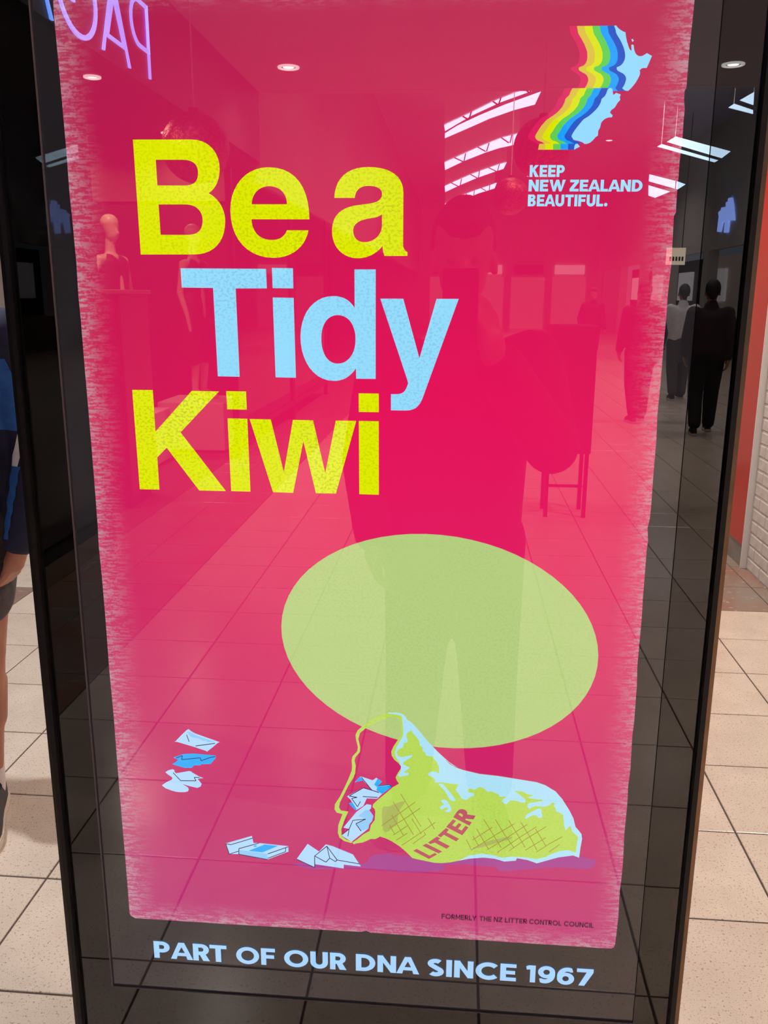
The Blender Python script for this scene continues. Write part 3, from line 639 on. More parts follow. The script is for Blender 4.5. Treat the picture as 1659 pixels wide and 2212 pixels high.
 ('blue_logo_stripe', 'blue', 2, [[[[120.5,1830.9],[120.8,1830],[121.1,1828.6],[121.5,1827.3],[121.7,1826.3],[121.9,1825.5],[122.4,1824.4],[123.2,1823.1],[124.4,1821.5],[125.5,1819.9],[126.5,1818.4],[127.5,1816.8],[128.4,1815.2],[129.3,1813.5],[130.1,1811.8],[130.8,1810.1],[131.2,1808.5],[131.4,1807],[131.5,1805.5],[131.5,1804],[131.4,1802.5],[131.1,1801],[130.5,1799.8],[129.7,1798.7],[128.7,1797.8],[127.3,1797.2],[125.8,1796.7],[124.7,1796.2],[124.3,1795.5],[124.3,1794.7],[124.7,1794],[125.3,1793.4],[126.2,1792.9],[127.3,1792.3],[128.6,1791.6],[130.1,1790.9],[131.4,1790.1],[132.4,1789],[133.1,1787.8],[133.6,1786.6],[133.7,1785.4],[133.6,1784.1],[133.2,1782.8],[132.6,1781.3],[131.7,1779.7],[131.1,1778.6],[138.3,1778.5],[138.9,1779.6],[139.8,1781.2],[140.4,1782.8],[140.8,1784.1],[140.9,1785.3],[140.8,1786.5],[140.3,1787.7],[139.6,1788.9],[138.6,1790],[137.3,1790.9],[135.8,1791.6],[134.5,1792.2],[133.4,1792.8],[132.5,1793.3],[131.9,1793.9],[131.5,1794.6],[131.5,1795.4],[131.9,1796.1],[133,1796.6],[134.5,1797.1],[135.9,1797.7],[136.9,1798.6],[137.7,1799.7],[138.3,1801],[138.6,1802.4],[138.7,1803.9],[138.7,1805.5],[138.6,1806.9],[138.4,1808.4],[137.9,1810],[137.3,1811.7],[136.5,1813.4],[135.6,1815.2],[134.6,1816.8],[133.6,1818.3],[132.6,1819.8],[131.5,1821.4],[130.4,1823],[129.5,1824.4],[129,1825.4],[128.8,1826.3],[128.6,1827.2],[128.3,1828.5],[127.9,1829.9],[127.7,1830.9]]],[[[118.9,1778.6],[118.5,1777.8],[117.9,1776.7],[117.3,1775.6],[116.9,1774.6],[116.6,1773.6],[116.1,1772.7],[115.2,1771.7],[114.1,1770.7],[113.2,1769.8],[112.8,1768.8],[112.7,1767.9],[112.5,1766.8],[111.9,1765.5],[111.3,1764.1],[110.5,1762.7],[109.3,1761.2],[108,1759.8],[106.7,1758.5],[105.3,1757.3],[103.9,1756.2],[102.3,1755.2],[100.6,1754.1],[98.8,1753],[97.1,1751.8],[95.6,1750.4],[94.2,1748.8],[92.8,1747.2],[91.6,1745.5],[90.5,1743.8],[89.5,1742.1],[88.4,1740.5],[87.5,1738.9],[87,1737.4],[87.3,1736.1],[88,1734.9],[89,1734],[90.1,1733.4],[91.4,1733.1],[92.7,1732.7],[94.1,1731.9],[95.5,1731.1],[96.5,1730.5],[103.6,1730.4],[102.6,1731],[101.2,1731.9],[99.8,1732.6],[98.5,1733.1],[97.2,1733.4],[96.1,1734],[95.1,1734.9],[94.4,1736.1],[94.1,1737.4],[94.5,1738.9],[95.5,1740.4],[96.6,1742.1],[97.6,1743.8],[98.7,1745.5],[99.9,1747.2],[101.2,1748.8],[102.6,1750.4],[104.2,1751.8],[105.9,1753],[107.7,1754.1],[109.4,1755.1],[110.9,1756.2],[112.3,1757.3],[113.7,1758.4],[115,1759.8],[116.4,1761.2],[117.5,1762.6],[118.3,1764.1],[118.9,1765.5],[119.4,1766.8],[119.7,1767.9],[119.8,1768.8],[120.2,1769.7],[121,1770.7],[122.2,1771.6],[123.1,1772.6],[123.6,1773.6],[123.9,1774.5],[124.3,1775.5],[124.8,1776.6],[125.4,1777.8],[125.9,1778.6]]],[[[138,1778.5],[140.9,1775.7],[136,1776],[130.5,1778.6]]],[[[90.4,1730.8],[97.6,1730.7],[97.9,1725.4],[90.7,1725.4]]]]),
 ('green_logo_stripe', 'green', 2, [[[[113.7,1831],[113.9,1830.1],[114.3,1828.7],[114.6,1827.4],[114.8,1826.4],[115,1825.6],[115.5,1824.5],[116.4,1823.2],[117.5,1821.6],[118.6,1820],[119.6,1818.5],[120.6,1816.9],[121.5,1815.3],[122.4,1813.6],[123.3,1811.8],[123.9,1810.1],[124.3,1808.6],[124.5,1807.1],[124.6,1805.6],[124.6,1804.1],[124.5,1802.5],[124.2,1801.1],[123.6,1799.9],[122.8,1798.8],[121.8,1797.9],[120.4,1797.2],[118.9,1796.8],[117.8,1796.3],[117.4,1795.6],[117.4,1794.8],[117.7,1794],[118.3,1793.5],[119.3,1792.9],[120.3,1792.4],[121.7,1791.7],[123.2,1791],[124.5,1790.1],[125.4,1789.1],[126.2,1787.9],[126.6,1786.6],[126.8,1785.4],[126.6,1784.2],[126.3,1782.9],[125.6,1781.4],[124.8,1779.7],[124.1,1778.6],[131.4,1778.6],[132,1779.7],[132.8,1781.3],[133.5,1782.8],[133.8,1784.1],[134,1785.4],[133.9,1786.6],[133.4,1787.8],[132.6,1789],[131.7,1790.1],[130.4,1790.9],[128.9,1791.6],[127.5,1792.3],[126.5,1792.9],[125.6,1793.4],[124.9,1794],[124.6,1794.7],[124.6,1795.5],[125,1796.2],[126.1,1796.7],[127.6,1797.2],[129,1797.8],[130,1798.7],[130.8,1799.8],[131.4,1801],[131.7,1802.4],[131.8,1804],[131.8,1805.5],[131.7,1807],[131.5,1808.5],[131.1,1810.1],[130.4,1811.7],[129.6,1813.5],[128.7,1815.2],[127.8,1816.8],[126.8,1818.4],[125.7,1819.9],[124.6,1821.5],[123.5,1823.1],[122.6,1824.4],[122.2,1825.5],[122,1826.3],[121.8,1827.3],[121.4,1828.6],[121.1,1830],[120.8,1830.9]]],[[[112.2,1778.7],[111.8,1777.9],[111.2,1776.7],[110.6,1775.6],[110.2,1774.6],[109.9,1773.7],[109.4,1772.7],[108.5,1771.7],[107.3,1770.8],[106.5,1769.8],[106.1,1768.9],[106,1768],[105.7,1766.9],[105.2,1765.6],[104.6,1764.1],[103.7,1762.7],[102.6,1761.3],[101.3,1759.9],[99.9,1758.5],[98.5,1757.4],[97.1,1756.3],[95.6,1755.2],[93.9,1754.1],[92,1753.1],[90.3,1751.9],[88.8,1750.4],[87.4,1748.9],[86,1747.2],[84.8,1745.5],[83.7,1743.8],[82.7,1742.1],[81.6,1740.5],[80.6,1738.9],[80.2,1737.5],[80.4,1736.1],[81.2,1734.9],[82.2,1734],[83.3,1733.4],[84.6,1733.1],[85.9,1732.7],[87.3,1731.9],[88.7,1731.1],[89.6,1730.5],[96.8,1730.5],[95.8,1731.1],[94.4,1731.9],[93,1732.7],[91.7,1733.1],[90.4,1733.4],[89.3,1734],[88.3,1734.9],[87.6,1736.1],[87.3,1737.4],[87.7,1738.9],[88.7,1740.5],[89.8,1742.1],[90.8,1743.8],[91.9,1745.5],[93.1,1747.2],[94.4,1748.8],[95.9,1750.4],[97.4,1751.8],[99.1,1753],[100.9,1754.1],[102.6,1755.2],[104.1,1756.2],[105.6,1757.3],[106.9,1758.5],[108.3,1759.8],[109.6,1761.2],[110.7,1762.7],[111.6,1764.1],[112.2,1765.5],[112.7,1766.8],[113,1767.9],[113.1,1768.8],[113.5,1769.8],[114.3,1770.7],[115.5,1771.7],[116.4,1772.7],[116.9,1773.6],[117.2,1774.6],[117.6,1775.6],[118.1,1776.7],[118.7,1777.8],[119.2,1778.6]]],[[[83.4,1730.8],[90.6,1730.8],[90.9,1725.4],[83.7,1725.5]]]]),
 ('yellow_logo_stripe', 'yellow2', 2, [[[[106.8,1831.1],[107.1,1830.2],[107.4,1828.8],[107.7,1827.5],[107.9,1826.5],[108.2,1825.7],[108.6,1824.6],[109.5,1823.2],[110.6,1821.7],[111.7,1820.1],[112.7,1818.6],[113.7,1817],[114.6,1815.4],[115.5,1813.7],[116.4,1811.9],[117,1810.2],[117.4,1808.7],[117.6,1807.2],[117.7,1805.7],[117.7,1804.1],[117.6,1802.6],[117.3,1801.2],[116.7,1799.9],[115.8,1798.8],[114.8,1797.9],[113.5,1797.3],[111.9,1796.9],[110.8,1796.3],[110.4,1795.6],[110.5,1794.8],[110.8,1794.1],[111.4,1793.5],[112.3,1793],[113.4,1792.4],[114.7,1791.8],[116.2,1791.1],[117.5,1790.2],[118.5,1789.1],[119.2,1787.9],[119.7,1786.7],[119.8,1785.5],[119.7,1784.3],[119.3,1783],[118.7,1781.4],[117.8,1779.8],[117.2,1778.7],[124.4,1778.6],[125,1779.7],[125.9,1781.4],[126.5,1782.9],[126.9,1784.2],[127.1,1785.4],[126.9,1786.6],[126.5,1787.9],[125.7,1789.1],[124.7,1790.1],[123.5,1791],[121.9,1791.7],[120.6,1792.4],[119.5,1792.9],[118.6,1793.5],[118,1794],[117.7,1794.8],[117.6,1795.6],[118.1,1796.3],[119.1,1796.8],[120.7,1797.2],[122,1797.9],[123,1798.8],[123.9,1799.9],[124.5,1801.1],[124.8,1802.5],[124.9,1804.1],[124.9,1805.6],[124.8,1807.1],[124.6,1808.6],[124.2,1810.1],[123.5,1811.8],[122.7,1813.6],[121.8,1815.3],[120.9,1816.9],[119.9,1818.5],[118.9,1820],[117.8,1821.6],[116.6,1823.1],[115.8,1824.5],[115.3,1825.6],[115.1,1826.4],[114.9,1827.4],[114.5,1828.7],[114.2,1830.1],[114,1831]]],[[[105.5,1778.7],[105.1,1777.9],[104.4,1776.8],[103.9,1775.7],[103.5,1774.7],[103.2,1773.7],[102.7,1772.8],[101.8,1771.8],[100.6,1770.8],[99.7,1769.9],[99.4,1768.9],[99.2,1768],[99,1766.9],[98.5,1765.6],[97.8,1764.2],[97,1762.7],[95.9,1761.3],[94.5,1759.9],[93.1,1758.6],[91.8,1757.4],[90.3,1756.3],[88.8,1755.2],[87.1,1754.2],[85.3,1753.1],[83.5,1751.9],[82,1750.5],[80.6,1748.9],[79.2,1747.3],[78,1745.6],[76.9,1743.9],[75.9,1742.2],[74.8,1740.5],[73.8,1738.9],[73.4,1737.5],[73.6,1736.2],[74.4,1735],[75.3,1734],[76.5,1733.5],[77.8,1733.1],[79.1,1732.7],[80.4,1732],[81.8,1731.1],[82.8,1730.5],[89.9,1730.5],[89,1731.1],[87.6,1731.9],[86.2,1732.7],[84.9,1733.1],[83.6,1733.4],[82.5,1734],[81.5,1734.9],[80.7,1736.1],[80.5,1737.5],[80.9,1738.9],[81.9,1740.5],[83,1742.1],[84,1743.8],[85.1,1745.5],[86.3,1747.2],[87.7,1748.9],[89.1,1750.4],[90.6,1751.9],[92.3,1753.1],[94.1,1754.1],[95.9,1755.2],[97.4,1756.3],[98.8,1757.4],[100.2,1758.5],[101.6,1759.9],[102.9,1761.3],[104,1762.7],[104.9,1764.1],[105.5,1765.6],[106,1766.9],[106.3,1768],[106.4,1768.9],[106.7,1769.8],[107.6,1770.8],[108.8,1771.7],[109.7,1772.7],[110.2,1773.7],[110.5,1774.6],[110.9,1775.6],[111.4,1776.7],[112,1777.9],[112.5,1778.7]]],[[[76.4,1730.9],[83.6,1730.8],[83.9,1725.5],[76.6,1725.6]]]]),
 ('ochre_logo_stripe', 'tan', 2, [[[[99.9,1831.2],[100.2,1830.2],[100.5,1828.9],[100.9,1827.6],[101.1,1826.6],[101.3,1825.7],[101.7,1824.7],[102.6,1823.3],[103.7,1821.8],[104.8,1820.2],[105.8,1818.6],[106.8,1817.1],[107.7,1815.5],[108.6,1813.8],[109.4,1812],[110.1,1810.3],[110.5,1808.7],[110.7,1807.3],[110.8,1805.8],[110.8,1804.2],[110.7,1802.7],[110.4,1801.3],[109.7,1800],[108.9,1798.9],[107.9,1798],[106.5,1797.4],[105,1796.9],[103.9,1796.4],[103.5,1795.7],[103.5,1794.9],[103.8,1794.2],[104.5,1793.6],[105.4,1793.1],[106.4,1792.5],[107.8,1791.8],[109.3,1791.1],[110.6,1790.3],[111.5,1789.2],[112.3,1788],[112.8,1786.8],[112.9,1785.5],[112.7,1784.3],[112.4,1783],[111.7,1781.5],[110.8,1779.9],[110.2,1778.7],[117.4,1778.7],[118.1,1779.8],[118.9,1781.4],[119.6,1783],[119.9,1784.3],[120.1,1785.5],[120,1786.7],[119.5,1787.9],[118.8,1789.1],[117.8,1790.2],[116.5,1791.1],[115,1791.8],[113.7,1792.4],[112.6,1793],[111.7,1793.5],[111.1,1794.1],[110.7,1794.8],[110.7,1795.6],[111.1,1796.3],[112.2,1796.9],[113.7,1797.3],[115.1,1797.9],[116.1,1798.8],[117,1799.9],[117.6,1801.2],[117.9,1802.6],[118,1804.1],[118,1805.7],[117.9,1807.2],[117.7,1808.7],[117.3,1810.2],[116.6,1811.9],[115.8,1813.7],[114.9,1815.4],[114,1817],[113,1818.6],[112,1820.1],[110.9,1821.7],[109.8,1823.2],[108.9,1824.6],[108.4,1825.7],[108.2,1826.5],[108,1827.5],[107.7,1828.8],[107.3,1830.1],[107.1,1831.1]]],[[[98.8,1778.8],[98.4,1778],[97.7,1776.9],[97.2,1775.7],[96.8,1774.7],[96.5,1773.8],[96,1772.8],[95,1771.8],[93.9,1770.9],[93,1769.9],[92.6,1769],[92.5,1768.1],[92.3,1767],[91.7,1765.7],[91.1,1764.2],[90.2,1762.8],[89.1,1761.4],[87.8,1759.9],[86.4,1758.6],[85,1757.4],[83.6,1756.4],[82,1755.3],[80.3,1754.2],[78.5,1753.1],[76.8,1751.9],[75.2,1750.5],[73.8,1748.9],[72.4,1747.3],[71.2,1745.6],[70.1,1743.9],[69,1742.2],[68,1740.6],[67,1739],[66.5,1737.5],[66.8,1736.2],[67.5,1735],[68.5,1734.1],[69.6,1733.5],[70.9,1733.2],[72.2,1732.7],[73.6,1732],[75,1731.1],[76,1730.5],[83.1,1730.5],[82.1,1731.1],[80.7,1732],[79.3,1732.7],[78,1733.1],[76.7,1733.5],[75.6,1734],[74.7,1735],[73.9,1736.2],[73.6,1737.5],[74.1,1738.9],[75.1,1740.5],[76.1,1742.2],[77.2,1743.9],[78.3,1745.6],[79.5,1747.3],[80.9,1748.9],[82.3,1750.5],[83.8,1751.9],[85.5,1753.1],[87.4,1754.2],[89.1,1755.2],[90.6,1756.3],[92.1,1757.4],[93.4,1758.6],[94.8,1759.9],[96.1,1761.3],[97.3,1762.7],[98.1,1764.2],[98.8,1765.6],[99.3,1766.9],[99.5,1768],[99.6,1768.9],[100,1769.9],[100.9,1770.8],[102,1771.8],[103,1772.8],[103.5,1773.7],[103.8,1774.7],[104.2,1775.7],[104.7,1776.8],[105.3,1777.9],[105.8,1778.7]]],[[[70.7,1730.8],[76.5,1730.9],[76.8,1725.5],[69.8,1725.6]]]]),
 ('rose_logo_stripe', 'rose', 2, [[[[93,1831.3],[93.3,1830.3],[93.6,1828.9],[94,1827.6],[94.2,1826.7],[94.4,1825.8],[94.8,1824.8],[95.7,1823.4],[96.8,1821.8],[97.9,1820.3],[98.9,1818.7],[99.9,1817.2],[100.8,1815.6],[101.7,1813.8],[102.5,1812.1],[103.2,1810.4],[103.6,1808.8],[103.8,1807.3],[103.9,1805.8],[103.9,1804.3],[103.8,1802.7],[103.4,1801.3],[102.8,1800.1],[102,1799],[100.9,1798.1],[99.6,1797.4],[98,1797],[96.9,1796.5],[96.5,1795.8],[96.6,1795],[96.9,1794.2],[97.5,1793.7],[98.4,1793.1],[99.5,1792.5],[100.8,1791.9],[102.3,1791.2],[103.6,1790.3],[104.6,1789.3],[105.3,1788.1],[105.8,1786.8],[105.9,1785.6],[105.7,1784.4],[105.4,1783.1],[104.7,1781.5],[103.8,1779.9],[103.2,1778.8],[110.5,1778.7],[111.1,1779.9],[112,1781.5],[112.6,1783],[113,1784.3],[113.2,1785.5],[113,1786.8],[112.6,1788],[111.8,1789.2],[110.9,1790.3],[109.6,1791.1],[108.1,1791.8],[106.7,1792.5],[105.6,1793.1],[104.7,1793.6],[104.1,1794.2],[103.8,1794.9],[103.8,1795.7],[104.2,1796.4],[105.3,1796.9],[106.8,1797.4],[108.2,1798],[109.2,1798.9],[110,1800],[110.6,1801.3],[111,1802.7],[111.1,1804.2],[111.1,1805.8],[111,1807.2],[110.8,1808.7],[110.4,1810.3],[109.7,1812],[108.9,1813.8],[108,1815.5],[107.1,1817.1],[106.1,1818.6],[105.1,1820.2],[104,1821.8],[102.9,1823.3],[102,1824.7],[101.5,1825.7],[101.3,1826.6],[101.1,1827.6],[100.8,1828.9],[100.4,1830.2],[100.2,1831.2]]],[[[92.1,1778.9],[91.6,1778.1],[91,1776.9],[90.4,1775.8],[90.1,1774.8],[89.8,1773.8],[89.2,1772.9],[88.3,1771.9],[87.1,1770.9],[86.2,1770],[85.9,1769],[85.8,1768.1],[85.5,1767],[85,1765.7],[84.3,1764.3],[83.5,1762.8],[82.3,1761.4],[81,1760],[79.6,1758.7],[78.2,1757.5],[76.8,1756.4],[75.2,1755.3],[73.5,1754.2],[71.7,1753.2],[70,1752],[68.4,1750.5],[67,1749],[65.6,1747.3],[64.4,1745.6],[63.2,1743.9],[62.2,1742.2],[61.1,1740.6],[60.1,1739],[59.7,1737.5],[59.9,1736.2],[60.7,1735],[61.7,1734.1],[62.8,1733.5],[64.1,1733.2],[65.4,1732.7],[66.8,1732],[68.2,1731.2],[69.1,1730.6],[76.3,1730.5],[75.3,1731.1],[73.9,1732],[72.5,1732.7],[71.2,1733.2],[69.9,1733.5],[68.8,1734],[67.8,1735],[67.1,1736.2],[66.8,1737.5],[67.3,1739],[68.2,1740.6],[69.3,1742.2],[70.4,1743.9],[71.5,1745.6],[72.7,1747.3],[74.1,1748.9],[75.5,1750.5],[77,1751.9],[78.8,1753.1],[80.6,1754.2],[82.3,1755.3],[83.8,1756.4],[85.3,1757.4],[86.7,1758.6],[88,1759.9],[89.4,1761.4],[90.5,1762.8],[91.4,1764.2],[92,1765.7],[92.5,1767],[92.8,1768],[92.9,1769],[93.3,1769.9],[94.2,1770.9],[95.3,1771.8],[96.3,1772.8],[96.8,1773.8],[97.1,1774.7],[97.4,1775.7],[98,1776.9],[98.6,1778],[99.1,1778.8]]]]),
 ('logo_islands', 'paleblue', 3, [[[[133.5,1830.8],[135.5,1830.9],[135.9,1830.2],[136.5,1829.6],[137.2,1828.9],[138.1,1828.2],[138.9,1827.6],[139.9,1827],[140.9,1826.4],[141.9,1825.9],[143,1825.5],[144.1,1825.1],[144.3,1824.1],[144.5,1823.1],[144.7,1822.1],[144.9,1821.1],[145.2,1820.1],[145.5,1819.1],[145.8,1818.1],[146.1,1817.1],[146.5,1816.1],[147,1815.2],[147.3,1814.2],[147.7,1813.3],[148.1,1812.6],[148.4,1811.8],[148.8,1811.2],[149.2,1810.7],[149.6,1810.3],[150,1809.9],[150.4,1809.7],[150.7,1809.6],[150.1,1814.3],[150.3,1814.5],[150.5,1814.7],[150.8,1814.7],[151,1814.8],[151.3,1814.8],[151.5,1814.7],[151.8,1814.6],[152,1814.4],[152.2,1814.1],[152.4,1813.8],[152.5,1812.7],[152.7,1811.7],[153,1810.6],[153.3,1809.6],[153.8,1808.6],[154.3,1807.7],[154.9,1806.9],[155.6,1806.2],[156.5,1805.7],[157.4,1805.2],[158.2,1805],[159,1805],[159.7,1805],[160.5,1805.2],[161.2,1805.4],[162,1805.8],[162.7,1806.2],[163.3,1806.6],[164,1807.1],[164.6,1807.5],[169.4,1805],[165.4,1795],[164.7,1795],[163.9,1795],[163.2,1795],[162.5,1795],[161.8,1794.9],[161.1,1794.7],[160.5,1794.4],[160,1794],[159.5,1793.5],[159.2,1792.9],[159.4,1792.4],[159.6,1791.8],[159.7,1791.3],[159.7,1790.7],[159.7,1790.1],[159.6,1789.5],[159.4,1788.9],[159.2,1788.3],[159,1787.7],[158.7,1787.1],[158,1785.7],[157.2,1784.3],[156.4,1782.9],[155.5,1781.7],[154.6,1780.5],[153.7,1779.4],[152.8,1778.3],[151.8,1777.4],[150.8,1776.5],[149.8,1775.8],[149.1,1775.8],[148.4,1775.9],[147.8,1776],[147.2,1776.2],[146.6,1776.5],[146.1,1776.8],[145.6,1777.2],[145.1,1777.5],[144.8,1777.9],[144.5,1778.4],[144.9,1778.8],[145.3,1779.3],[145.6,1779.9],[145.9,1780.5],[146.2,1781.2],[146.5,1781.9],[146.8,1782.7],[147,1783.6],[147.2,1784.6],[147.5,1785.6],[147.3,1786.8],[146.9,1787.8],[146.4,1788.7],[145.8,1789.4],[145.1,1790],[144.4,1790.6],[143.6,1791],[142.8,1791.4],[141.9,1791.8],[141.1,1792.2],[140.5,1792.5],[139.9,1792.8],[139.5,1793.1],[139.1,1793.4],[138.8,1793.7],[138.6,1794.1],[138.4,1794.5],[138.3,1795],[138.3,1795.5],[138.3,1796.1],[139.8,1796.5],[141,1797.1],[142.1,1797.8],[143,1798.7],[143.7,1799.6],[144.3,1800.7],[144.8,1801.8],[145.1,1803],[145.2,1804.2],[145.3,1805.4],[145,1807.1],[144.7,1808.7],[144.2,1810.2],[143.7,1811.6],[143.1,1813],[142.4,1814.4],[141.7,1815.7],[140.9,1817.1],[140.1,1818.4],[139.2,1819.8],[138.5,1820.7],[137.9,1821.6],[137.3,1822.3],[136.8,1823.1],[136.3,1823.8],[136,1824.4],[135.7,1825.1],[135.4,1825.7],[135.3,1826.4],[135.2,1827.1]]],[[[149.8,1819.2],[151,1819.5],[152.1,1817.9],[151,1817]]],[[[133.1,1778.5],[133.5,1778.6],[133.9,1778.5],[134.3,1778.4],[134.7,1778.3],[135,1778],[135.3,1777.7],[135.6,1777.4],[135.8,1776.9],[135.9,1776.4],[136,1775.8],[136.7,1772.5],[139.2,1774.3],[143.5,1772.8],[142.7,1770.7],[143.4,1768.2],[141.1,1765.7],[138.7,1761.6],[135.7,1759.5],[134.7,1757.4],[137.4,1754.8],[136.6,1753.3],[135.3,1753.3],[134,1753.2],[132.9,1753],[131.8,1752.6],[130.7,1752.1],[129.8,1751.5],[129,1750.8],[128.2,1750],[127.6,1749.2],[127.1,1748.2],[126.4,1744.4],[124.9,1741.8],[124.9,1737.6],[122.4,1735.9],[121.7,1734.8],[120.8,1733.8],[119.9,1732.9],[119,1732.2],[118.1,1731.5],[117.1,1731],[116,1730.7],[115,1730.4],[113.9,1730.3],[112.8,1730.4],[111.9,1731.1],[111,1731.7],[110,1732.1],[109,1732.5],[108,1732.8],[107,1733.1],[105.9,1733.3],[104.8,1733.5],[103.7,1733.7],[102.6,1733.9],[100.4,1736.9],[100.7,1738.1],[101.3,1739.4],[102,1740.7],[102.9,1742.1],[104,1743.6],[105.1,1745.1],[106.4,1746.7],[107.7,1748.3],[109.1,1750],[110.6,1751.7],[112.5,1752.8],[114.3,1753.9],[116,1755.1],[117.7,1756.4],[119.3,1757.8],[120.7,1759.2],[122.1,1760.6],[123.3,1762.1],[124.3,1763.6],[125.1,1765.1],[125.4,1765.8],[125.6,1766.4],[125.8,1766.9],[125.9,1767.4],[126,1767.8],[126,1768.2],[126.1,1768.6],[126.2,1769],[126.4,1769.3],[126.6,1769.7],[127.2,1770.1],[127.8,1770.5],[128.3,1770.9],[128.7,1771.4],[129.2,1771.9],[129.5,1772.5],[129.9,1773.2],[130.2,1773.9],[130.4,1774.6],[130.7,1775.5],[130.8,1776],[130.9,1776.4],[131.1,1776.8],[131.3,1777.2],[131.5,1777.5],[131.8,1777.8],[132.1,1778],[132.4,1778.2],[132.8,1778.4],[133.1,1778.5]]],[[[104.6,1730.5],[106.4,1730.5],[108.8,1728],[105.8,1726.6],[103.6,1725.3],[103.5,1726.1],[103.5,1726.8],[103.6,1727.4],[103.6,1728],[103.7,1728.6],[103.8,1729],[104,1729.5],[104.2,1729.9],[104.4,1730.2],[104.6,1730.5]]]]),
 ('ground_shadow', 'purple', 1, [[[[-182,932.3],[-176.4,934.2],[-164.4,936.2],[-150.1,937.6],[-132.5,937.9],[-112.5,937.7],[-97.6,938.6],[-92.2,941.6],[-91.7,945.6],[-89.3,949.1],[-82.3,951.8],[-73.5,953.9],[-64.7,955.1],[-62.9,954.2],[-61.1,952.4],[-40.2,952.4],[18.7,956.5],[95.4,962.3],[151.8,965],[171.5,961.3],[172,954.6],[166.4,949.4],[157.8,948.4],[143.2,948.9],[126.3,948.6],[105.8,945.7],[82.8,941.8],[65.4,939.5],[59.6,940.3],[59.4,942.6],[54.5,944.4],[38,944.9],[16.6,944.9],[0.6,943.9],[-3.2,941.3],[-1.7,937.8],[-4.6,934.8],[-16.8,932.8],[-33.7,931.3],[-50.9,930.4],[-66.9,930.8],[-83.3,931.8],[-100.3,932.1],[-119.4,930.6],[-139.2,928.3],[-155.8,927.1],[-168.9,928.1],[-178.6,930.2]]]]),
 ('green_oval', 'palegreen', 1, [[[[158.2,1200.9],[156.4,1189],[152.9,1177.3],[147.8,1166],[141.1,1155.2],[132.9,1145],[123.2,1135.5],[112.1,1126.7],[99.7,1118.9],[86.2,1112.1],[71.5,1106.3],[56,1101.6],[39.7,1098.1],[22.8,1095.9],[5.5,1094.9],[-12,1095.2],[-29.6,1096.8],[-47.1,1099.6],[-64.2,1103.7],[-80.8,1109],[-96.8,1115.4],[-111.9,1122.9],[-126.1,1131.4],[-139,1140.8],[-150.7,1151],[-161,1161.8],[-169.7,1173.3],[-176.9,1185.1],[-182.5,1197.3],[-186.3,1209.7],[-188.5,1222.2],[-188.9,1234.6],[-187.6,1246.8],[-184.6,1258.7],[-180,1270.2],[-173.8,1281.2],[-166.2,1291.6],[-157.1,1301.2],[-146.6,1310],[-135,1318],[-122.3,1325],[-108.7,1331],[-94.2,1336],[-79,1339.9],[-63.3,1342.7],[-47.1,1344.4],[-30.7,1344.9],[-14.2,1344.3],[2.3,1342.6],[18.6,1339.7],[34.6,1335.8],[50.2,1330.9],[65.1,1324.9],[79.4,1318],[92.8,1310.2],[105.2,1301.6],[116.6,1292.2],[126.8,1282.2],[135.7,1271.6],[143.2,1260.5],[149.3,1248.9],[153.9,1237.1],[157,1225.1],[158.4,1213]]]]),
 ('litter_sack', 'lime', 4, [[[[-69.4,1135.6],[-59.5,1135.8],[-52.9,1134.4],[-49.6,1131.4],[-48.1,1127.9],[-42.4,1124],[-33.8,1114.1],[-24.2,1102.1],[-12.6,1089.6],[-4.8,1082.2],[3.9,1074.2],[10.6,1070.6],[-5,1081],[1.2,1075.1],[8.3,1071],[16.5,1068.3],[34.8,1064.4],[56,1062.9],[79.2,1060.1],[99.8,1057.5],[109.4,1054.3],[121.3,1047.1],[129.3,1037.7],[138,1023.9],[143.1,1013.9],[146,1003.2],[149.4,999.3],[153.2,994.4],[154.3,988.1],[153.2,977.5],[152.3,963.6],[145.3,965.9],[139.2,966],[129.2,962.4],[116.2,957.4],[104.7,952.8],[93.7,956.6],[81.6,958.1],[80.5,954.8],[67.2,952.7],[55.7,955.8],[43.3,956.4],[26.8,953.9],[13.4,950],[5.1,947.5],[-5.4,945.7],[-13.6,945.6],[-22.8,947.1],[-32,948.6],[-39.8,950.2],[-46.8,957.6],[-54.2,964.4],[-63.4,970.6],[-70.8,974.3],[-78.1,976.6],[-80.4,974.7],[-83.6,972.8],[-89.2,972.6],[-93.8,969.7],[-98.4,967.3],[-105.8,965.6],[-108.9,964.2],[-110.6,966.3],[-104.5,971.2],[-97.5,978.3],[-90.2,983.2],[-88.7,991],[-84.3,997.9],[-83.6,1009],[-84.3,1012.2],[-86.8,1014.8],[-86.3,1018.1],[-80.9,1024.4],[-70.3,1034.8],[-63.6,1041.7],[-56.2,1046.9],[-58.8,1050.5],[-60.3,1054.7],[-57.9,1060.2],[-54.6,1065.7],[-54.2,1068.9],[-57.1,1073],[-61.9,1077],[-65,1082.1],[-65.5,1087.4],[-63,1093.8],[-59.2,1100.3],[-55.5,1106.8],[-54.1,1111],[-55.1,1121.3],[-56.2,1128],[-58.5,1129.6],[-66.1,1130.1]]]]),
